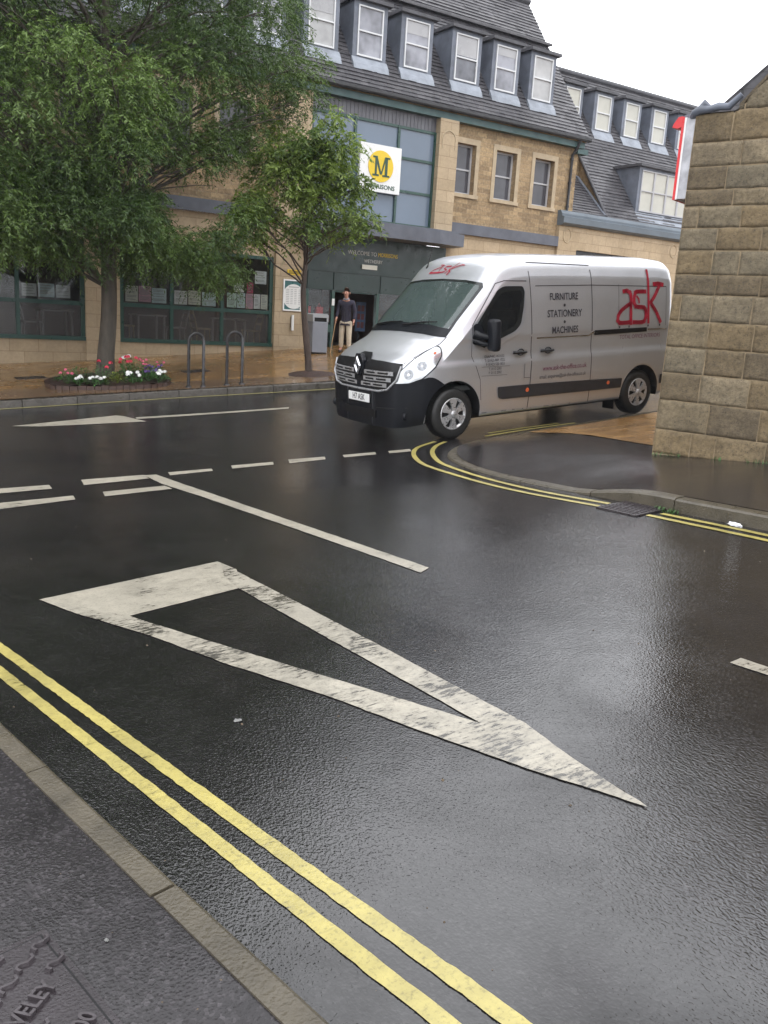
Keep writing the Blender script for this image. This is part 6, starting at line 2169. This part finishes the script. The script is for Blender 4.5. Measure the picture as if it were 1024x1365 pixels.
# small light green tree by the doors
tx, ty = 8.93, 16.5
tz = fpav(tx, ty)
sm_ = [(8.95, 4.85, .40), (8.35, 4.35, .42), (9.45, 4.45, .42), (9.85, 4.05, .42), (8.7, 4.1, .5), (7.95, 3.85, .40), (7.4, 3.3, .42), (7.05, 2.95, .36), (7.85, 3.05, .42), (10.1, 3.6, .40), (9.9, 3.2, .42), (9.25, 3.55, .5), (8.6, 3.4, .45),
       (8.3, 2.8, .30), (7.5, 2.62, .30), (9.35, 4.0, .5), (10.25, 3.1, .30), (9.3, 2.95, .36), (8.5, 3.7, .5), (7.9, 4.25, .35), (9.0, 4.4, .45), (9.6, 2.8, .26)]
rs_ = random.Random(8)
blobs = []
for x, z, r0 in sm_:
    x = 8.60 + (x - 8.68) * (.84 if x < 8.68 or z < 3.5 else .62); z = 3.42 + (z - 3.1) * 1.02; r0 *= .78
    for q in range(2):
        blobs.append(((x + rs_.uniform(-.15, .15), ty + rs_.uniform(-1.1, 1.1) * (1 - abs(x - 8.8) / 3.2), z + rs_.uniform(-.12, .12)), (r0 * 1.1, r0, r0 * .8), r0 ** 2))
tree("small light green tree with a slim dark trunk left of the shop doors", (tx, ty, tz),
     [(tx + .04, ty, tz - .08), (tx, ty, tz + .35), (tx - .10, ty, tz + 1.0), (tx - .17, ty, tz + 1.7), (tx - .14, ty, tz + 2.5), (tx - .20, ty + .05, tz + 3.4), (tx - .05, ty, tz + 4.4)],
     [.082, .072, .066, .056, .044, .028, .01], blobs,
     dict(n_sprays=2100, per=10, leaf_l=.115, leaf_w=.034, spray_l=.26, droop=.55, seed=9), (MT['leaf_light'], MT['bark2']), "street trees on the far footway")
# forked main limbs of the small tree
# mulch collar at its foot
MT['soil'] = simple("dark wet soil", (0.045, 0.026, 0.022), 0.6, var=0.4, vs=9, bmp=0.8, bs=50)
mb = MB(); N_ = 30
ring = []
for rr_, hh in ((.52, .0), (.36, .03), (.2, .05), (.09, .07)):
    for q in range(N_):
        a = 2 * math.pi * q / N_; k_ = 1 + .15 * nz.noise(Vector((math.cos(a) * 1.3, math.sin(a) * 1.3, rr_ * 3)))
        x, y = tx + .02 + rr_ * k_ * math.cos(a) * 1.0, ty - .1 + rr_ * k_ * math.sin(a) * .95
        ring.append((x, y, fpav(x, y) + hh + .006 + .012 * nz.noise(Vector((x * 9, y * 9, 1)))))
mb.add(ring, [(i * N_ + q, i * N_ + (q + 1) % N_, (i + 1) * N_ + (q + 1) % N_, (i + 1) * N_ + q) for i in range(3) for q in range(N_)], smooth=True)
tag(mb.build("soil_mound", MT['soil']), "low mound of dark soil round the foot of the small tree", "tree pit")

# ================================================================== flower bed
fb = thing("flower_bed", (4.9, 17.2, fpav(4.9, 17.2)), "low flower bed with a timber edge at the foot of the big tree", "flower bed")
MT['edging'] = simple("wet timber edging", (0.05, 0.027, 0.02), 0.5, var=0.35, vs=12, bmp=0.5, bs=60)
FBP = smooth_path([(3.72, 17.05), (3.80, 16.62), (4.4, 16.30), (5.1, 16.12), (5.6, 16.14), (5.92, 16.6), (6.0, 17.3), (5.8, 17.95), (5.0, 18.15), (4.2, 17.95), (3.80, 17.5)], .12)
mb = MB()
for i in range(len(FBP)):
    p, q = Vector(FBP[i]), Vector(FBP[(i + 1) % len(FBP)])
    if (q - p).length < .01: continue
    t = (q - p).normalized(); nn_ = Vector((-t.y, t.x)) * .035
    hh = .075 + .008 * math.sin(i * 2.3)
    P4 = [p - nn_, q - nn_ - t * .008, q + nn_ - t * .008, p + nn_]
    v = [(a.x, a.y, fpav(a.x, a.y) - .03) for a in P4] + [(a.x, a.y, fpav(a.x, a.y) + hh) for a in P4]
    mb.add(v, [(3, 2, 1, 0), (4, 5, 6, 7), (0, 1, 5, 4), (1, 2, 6, 5), (2, 3, 7, 6), (3, 0, 4, 7)])
mb.build("edging", MT['edging'], fb)
FBI = [(4.88 + (p[0] - 4.88) * .97, 17.15 + (p[1] - 17.15) * .97) for p in FBP]
o = drape([FBI], "soil", MT['soil'], step=.12, zf=lambda x, y: fpav(x, y) + .075 + .03 * nz.noise(Vector((x * 4, y * 4, 0)))); attach(o, fb)
for n_, c_ in (("red", (0.60, 0.03, 0.07)), ("pink", (0.66, 0.12, 0.22)), ("white", (0.80, 0.80, 0.78)), ("purple", (0.11, 0.06, 0.22))):
    MT['petal_' + n_] = simple(n_ + " petals", c_, 0.55, var=0.15, vs=30)
MT['foliage'] = simple("bedding plant leaves", (0.055, 0.14, 0.035), 0.5, var=0.4, vs=14)
MT['foliage2'] = simple("yellow green bedding leaves", (0.16, 0.20, 0.035), 0.5, var=0.4, vs=14)


def plant(x, y, r_, h, col, nb, seed, label, fol='foliage', big=.045):
    rn = random.Random(seed)
    z = fpav(x, y) + .07; h *= 1.1; r_ *= 1.12
    t_ = thing("bedding_plant", (x, y, z), label, "plant", "bedding plants in the flower bed")
    mb = MB()
    for i in range(150):
        a = rn.uniform(0, 6.283); q = math.sqrt(rn.random()) * r_
        hz = h * (.25 + .75 * (1 - (q / r_) ** 2)) * rn.uniform(.35, 1)
        p = Vector((x + q * math.cos(a), y + q * math.sin(a), z + hz))
        d = Vector((math.cos(a + rn.uniform(-.9, .9)), math.sin(a + rn.uniform(-.9, .9)), rn.uniform(-.2, .7))).normalized() * rn.uniform(.045, .08)
        w = d.cross(Vector((0, 0, 1))).normalized() * .018
        mb.add([p, p + d * .5 + w, p + d, p + d * .5 - w], [(0, 1, 2, 3)])
    for i in range(8):
        a = rn.uniform(0, 6.283); mb.tube([(x, y, z - .03), (x + r_ * .6 * math.cos(a), y + r_ * .6 * math.sin(a), z + h * .8)], .004, 4)
    mb.build("leaves", MT[fol], t_, fix=False)
    mb = MB()
    for i in range(nb):
        a = rn.uniform(0, 6.283); q = math.sqrt(rn.random()) * r_ * .85
        c_ = Vector((x + q * math.cos(a), y + q * math.sin(a), z + h * (.75 + .4 * rn.random())))
        for k in range(14):
            d = Vector((rn.gauss(0, 1), rn.gauss(0, 1), abs(rn.gauss(0, 1)) * .7 + .1)).normalized()
            e = d.orthogonal().normalized(); f_ = d.cross(e); cc = c_ + d * big * .55; s_ = big * .42
            mb.add([cc + e * s_, cc + f_ * s_, cc - e * s_, cc - f_ * s_], [(0, 1, 2, 3)])
    mb.build("blossoms", MT['petal_' + col], t_, fix=False)


PL = [(4.02, 16.85, .20, .22, "pink", 5, "pink flowering plant at the left end of the flower bed"),
      (4.18, 16.62, .17, .12, "white", 5, "low white flowering plant at the front left of the flower bed"),
      (4.50, 16.46, .17, .12, "white", 6, "low white flowering plant second from the left along the bed's front edge"),
      (4.70, 16.85, .22, .30, "red", 3, "red flowering plant just left of the big tree's trunk"),
      (5.22, 17.05, .22, .34, "red", 7, "tallest red flowering plant just right of the big tree's trunk"),
      (5.12, 16.36, .18, .16, "white", 6, "white flowering plant at the middle of the bed's front edge"),
      (5.52, 17.0, .20, .32, "pink", 6, "pink flowering plant behind the white ones at the right of the trunk"),
      (5.48, 16.52, .20, .20, "purple", 9, "dark purple flowering plant at the front right of the bed"),
      (5.72, 16.85, .18, .20, "purple", 8, "dark purple flowering plant at the right end of the bed"),
      (5.66, 16.38, .16, .16, "white", 5, "white flowering plant at the front right corner of the bed"),
      (5.86, 17.25, .18, .24, "pink", 4, "pink flowering plant at the right-hand back of the bed"),
      (5.35, 17.4, .18, .36, "white", 4, "tall white flowering plant behind the trunk's right side"),
      (4.86, 16.50, .20, .20, "pink", 0, "leafy yellow-green plant without flowers at the bed's front"),
      (4.35, 17.1, .22, .26, "pink", 0, "leafy dark green plant without flowers left of the trunk")]
for k, (x, y, r_, h, col, nb, lab) in enumerate(PL):
    if nb == 0:
        plant(x, y, r_, h, col, 0, k + 50, lab, 'foliage2' if k == 12 else 'foliage')
    else:
        plant(x, y, r_, h, col, nb, k + 50, lab, big=.06 if col in ("red", "white") else .045)
for o in [q for q in bpy.data.objects if q.name.startswith("blossoms") and q.type == 'MESH' and len(q.data.polygons) == 0]:
    bpy.data.objects.remove(o)
# ================================================================== old man at the doors
MT['skin'] = simple("pink weathered skin", (0.50, 0.25, 0.18), 0.5, var=0.1, vs=20)
MT['jacket'] = simple("navy zipped jacket", (0.022, 0.020, 0.040), 0.75, var=0.3, vs=9, bmp=0.5, bs=30)
MT['trousers'] = simple("pale beige trousers", (0.50, 0.43, 0.33), 0.8, var=0.12, vs=6, bmp=0.4, bs=25)
MT['shoe'] = simple("brown shoe leather", (0.04, 0.025, 0.018), 0.4, var=0.2)
MT['hair'] = simple("dark brown hair", (0.085, 0.04, 0.024), 0.7, var=0.3, vs=40)
MT['cane'] = simple("varnished wooden cane", (0.36, 0.22, 0.11), 0.4, var=0.2)
MT['shirt'] = simple("grey shirt collar", (0.25, 0.27, 0.32), 0.8, var=0.1)

px_, py_ = 11.70, 19.65
pz_ = fpav(px_, py_)
man = thing("person", (px_, py_, pz_), "old man in navy jacket and beige trousers with a wooden cane", "person", rotz=R(-48))


def skin(name, nodes, edges, mat, root=0, sub=1, parent=None):
    """one continuous surface grown over a jointed skeleton: nodes = (x, y, z, rx, ry)"""
    me = bpy.data.meshes.new(name)
    me.from_pydata([n_[:3] for n_ in nodes], edges, [])
    o = bpy.data.objects.new(name, me); C.objects.link(o)
    md = o.modifiers.new("skin", 'SKIN'); md.use_smooth_shade = True
    sb = o.modifiers.new("subdivision", 'SUBSURF'); sb.levels = sb.render_levels = sub
    sv = me.skin_vertices[0].data if me.skin_vertices else None
    if sv is None:
        b = bmesh.new(); b.from_mesh(me); b.verts.layers.skin.verify(); b.to_mesh(me); b.free(); sv = me.skin_vertices[0].data
    for i, n_ in enumerate(nodes):
        sv[i].radius = (n_[3], n_[4] if len(n_) > 4 else n_[3]); sv[i].use_root = (i == root)
    dg = bpy.context.evaluated_depsgraph_get()
    m2 = bpy.data.meshes.new_from_object(o.evaluated_get(dg))
    bpy.data.objects.remove(o)
    m2.name = name; m2.materials.clear(); m2.materials.append(mat)
    for p_ in m2.polygons: p_.use_smooth = True; p_.material_index = 0
    o = bpy.data.objects.new(name, m2); C.objects.link(o)
    return attach(o, parent or man, local=True)


# local frame: he faces -y; x is to his left; heights for a 1.66 m man, slightly stooped
S_H = .905
def Q(x, y, z, r_, r2=None): return (x * S_H, y * S_H, z * S_H, r_ * S_H, (r2 or r_) * S_H)
N_ = [Q(0, .02, .95, .09, .07),      # 0 pelvis
      Q(0, .01, 1.10, .125, .095), Q(0, -.01, 1.28, .14, .10), Q(0, -.02, 1.42, .115, .08), Q(0, -.035, 1.50, .052), Q(0, -.06, 1.56, .055),   # 1-5 spine, neck
      Q(0, -.075, 1.64, .078, .092), Q(0, -.08, 1.71, .074, .085),                                         # 6,7 head
      Q(-.09, .02, .88, .06), Q(-.115, .0, .50, .048), Q(-.12, .03, .10, .042), Q(-.125, -.10, .045, .038),   # 8-11 right leg
      Q(.09, .02, .88, .06), Q(.12, -.05, .50, .048), Q(.13, -.02, .10, .042), Q(.14, -.15, .045, .038),     # 12-15 left leg
      Q(-.185, -.01, 1.40, .052), Q(-.235, .0, 1.14, .040), Q(-.25, -.12, .93, .030), Q(-.25, -.15, .885, .030, .022),   # 16-19 right arm (cane)
      Q(.185, -.01, 1.40, .052), Q(.245, .04, 1.14, .040), Q(.25, -.04, .90, .030), Q(.25, -.06, .85, .030, .022)]       # 20-23 left arm
E_ = [(0, 1), (1, 2), (2, 3), (3, 4), (4, 5), (5, 6), (6, 7), (0, 8), (8, 9), (9, 10), (10, 11), (0, 12), (12, 13), (13, 14), (14, 15), (3, 16), (16, 17), (17, 18), (18, 19), (3, 20), (20, 21), (21, 22), (22, 23)]


def fingers(base_i, d0, curl, side):
    """four unequal fingers and a thumb, closed towards CURL"""
    bx0, by0, bz0 = N_[base_i][:3]
    for k, (off, ln) in enumerate(((-.024, .070), (-.008, .078), (.008, .074), (.022, .058))):
        p = Vector((bx0, by0 + off, bz0 - .012)); prev = base_i
        d = Vector(d0)
        for j, fr in enumerate((.45, .32, .23)):
            p = p + d * ln * fr
            N_.append((p.x, p.y, p.z, .0078 - .001 * j, .0078 - .001 * j)); E_.append((prev, len(N_) - 1)); prev = len(N_) - 1
            d = (d + Vector(curl)).normalized()
    p = Vector((bx0, by0 - .03, bz0 + .008)); N_.append((p.x, p.y, p.z, .010, .010)); E_.append((base_i, len(N_) - 1))
    q = p + Vector((side * .012, -.018, -.022)); N_.append((q.x, q.y, q.z, .008, .008)); E_.append((len(N_) - 2, len(N_) - 1))


fingers(19, (-.3, -.25, -.9), (.75, .1, .25), -1)
fingers(23, (.1, -.15, -.98), (-.35, -.1, .1), 1)
bodyo = skin("body", N_, E_, MT['skin'], 0, 1)
g = .018
J_ = [Q(0, .02, .90, .150, .125), Q(0, .01, 1.08, .155, .125), Q(0, -.01, 1.28, .165, .125), Q(0, -.02, 1.42, .125, .10), Q(0, -.03, 1.475, .072, .070),
      Q(-.185, -.01, 1.405, .078), Q(-.240, .0, 1.14, .062), Q(-.25, -.10, .96, .048), Q(.185, -.01, 1.405, .078), Q(.25, .04, 1.14, .062), Q(.252, -.03, .925, .048), Q(0, .025, .80, .158, .13)]
skin("jacket", J_, [(0, 1), (1, 2), (2, 3), (3, 4), (3, 5), (5, 6), (6, 7), (3, 8), (8, 9), (9, 10), (0, 11)], MT['jacket'], 0, 2)
T_ = [Q(0, .02, .90, .135, .11), Q(-.10, .02, .82, .105), Q(-.115, .0, .50, .082), Q(-.12, .03, .11, .068), Q(.10, .02, .82, .105), Q(.12, -.04, .50, .082), Q(.13, -.01, .11, .068)]
skin("trousers", T_, [(0, 1), (1, 2), (2, 3), (0, 4), (4, 5), (5, 6)], MT['trousers'], 0, 2)
for x_, y_ in ((-.12, .03), (.13, -.02)):
    skin("shoe", [Q(x_, y_ + .05, .045, .045, .045), Q(x_, y_ - .06, .045, .050, .042), Q(x_ + (.01 if x_ > 0 else -.01), y_ - .19, .035, .045, .030)], [(0, 1), (1, 2)], MT['shoe'], 0, 2)
# hair: a cap over the back and top of the skull; face features
hc = Vector((0, -.078, 1.685)) * S_H
b = bmesh.new(); bmesh.ops.create_uvsphere(b, u_segments=24, v_segments=16, radius=1)
bmesh.ops.delete(b, geom=[v for v in b.verts if (v.co.y < .0 and v.co.z < .80) or v.co.z < -.55], context='VERTS')
for v in b.verts:
    k_ = 1 + .05 * nz.noise(v.co * 6)
    v.co = Vector((v.co.x * .079 * k_, v.co.y * .094 * k_ + .010, v.co.z * .105 * k_ + .008)) + hc
me = bpy.data.meshes.new("hair"); b.to_mesh(me); b.free(); me.materials.append(MT['hair'])
for p_ in me.polygons: p_.use_smooth = True
o = bpy.data.objects.new("hair", me); C.objects.link(o); attach(o, man, True)
mb = MB()
fc = hc + Vector((0, -.088, -.03))
mb.add([fc + Vector(q) for q in ((0, .004, .035), (-.014, .008, -.012), (0, -.026, -.012), (.014, .008, -.012), (0, .006, -.02))], [(0, 1, 2), (0, 2, 3), (1, 4, 2), (2, 4, 3)])
mb.build("nose", MT['skin'], man, local=True)
for s_ in (-1, 1):
    mb = MB(); c_ = hc + Vector((s_ * .030, -.080, -.008)); mb.tube([c_ + Vector((-.010, 0, 0)), c_ + Vector((0, -.004, 0)), c_ + Vector((.010, 0, 0))], [.0015, .0035, .0015], 6); mb.build("eye", MT['black'], man, local=True)
    mb = MB(); c_ = hc + Vector((s_ * .080, .004, -.028)); mb.tube([c_ + Vector((0, 0, .026)), c_ + Vector((s_ * .014, .006, .010)), c_ + Vector((s_ * .010, .0, -.022))], [.008, .014, .007], 7); mb.build("ear", MT['skin'], man, local=True)
mb = MB(); c_ = hc + Vector((0, -.082, -.072)); mb.tube([c_ + Vector((-.022, .006, 0)), c_, c_ + Vector((.022, .006, 0))], .005, 6); mb.build("mouth", MT['maroon'], man, local=True)
mb = MB(); mb.tube([Vector((math.cos(a) * .066, -.045 * S_H + math.sin(a) * .066 - .01, 1.50 * S_H - .02 * math.sin(-a))) for a in np.linspace(0, 6.2832, 19)], .016, 7, cap=False); mb.build("collar", MT['shirt'], man, local=True)
mb = MB(); mb.tube([(0, -.142 * S_H, .80 * S_H), (0, -.148 * S_H, 1.1 * S_H), (0, -.145 * S_H, 1.3 * S_H), (0, -.10 * S_H, 1.46 * S_H)], .005, 5); mb.build("zip", MT['steel'], man, local=True)
# cane in his right hand, held clear of the body
hx, hy, hz = N_[19][:3]
Mm = WM[man.name]
top_ = Mm @ Vector((hx, hy - .01, hz + .01)); ft = Mm @ Vector((hx - .06, hy - .16, 0)); ft.z = fpav(ft.x, ft.y)
cn = thing("walking_cane", ft, "wooden walking cane in the old man's right hand", "walking stick")
ax = (top_ - ft).normalized()
fw = (Mm.to_3x3() @ Vector((0, 1, 0))).normalized()
mb = MB(); mb.tube([ft, ft.lerp(top_, .5), top_ + ax * .005], [.011, .012, .013], 8); mb.build("shaft", MT['cane'], cn)
mb = MB(); mb.tube([top_ + ax * .0 - fw * .045, top_ + ax * .018 - fw * .02, top_ + ax * .02 + fw * .03, top_ + ax * .005 + fw * .07, top_ - ax * .03 + fw * .09], .013, 8); mb.build("handle", MT['cane'], cn)

# ================================================================== rain-laden air
mt = bpy.data.materials.new("rainy air"); mt.use_nodes = True
n_ = mt.node_tree; n_.nodes.clear()
ou = n_.nodes.new("ShaderNodeOutputMaterial"); pv = n_.nodes.new("ShaderNodeVolumePrincipled")
pv.inputs['Color'].default_value = (0.93, 0.95, 1, 1); pv.inputs['Density'].default_value = 0.0005
n_.links.new(pv.outputs[0], ou.inputs['Volume'])
mb = MB(); mb.box(-1050, 1050, -1050, 1050, -12, 20)
tag(mb.build("haze", mt), "thin rain haze in the street", "haze", kind="stuff")
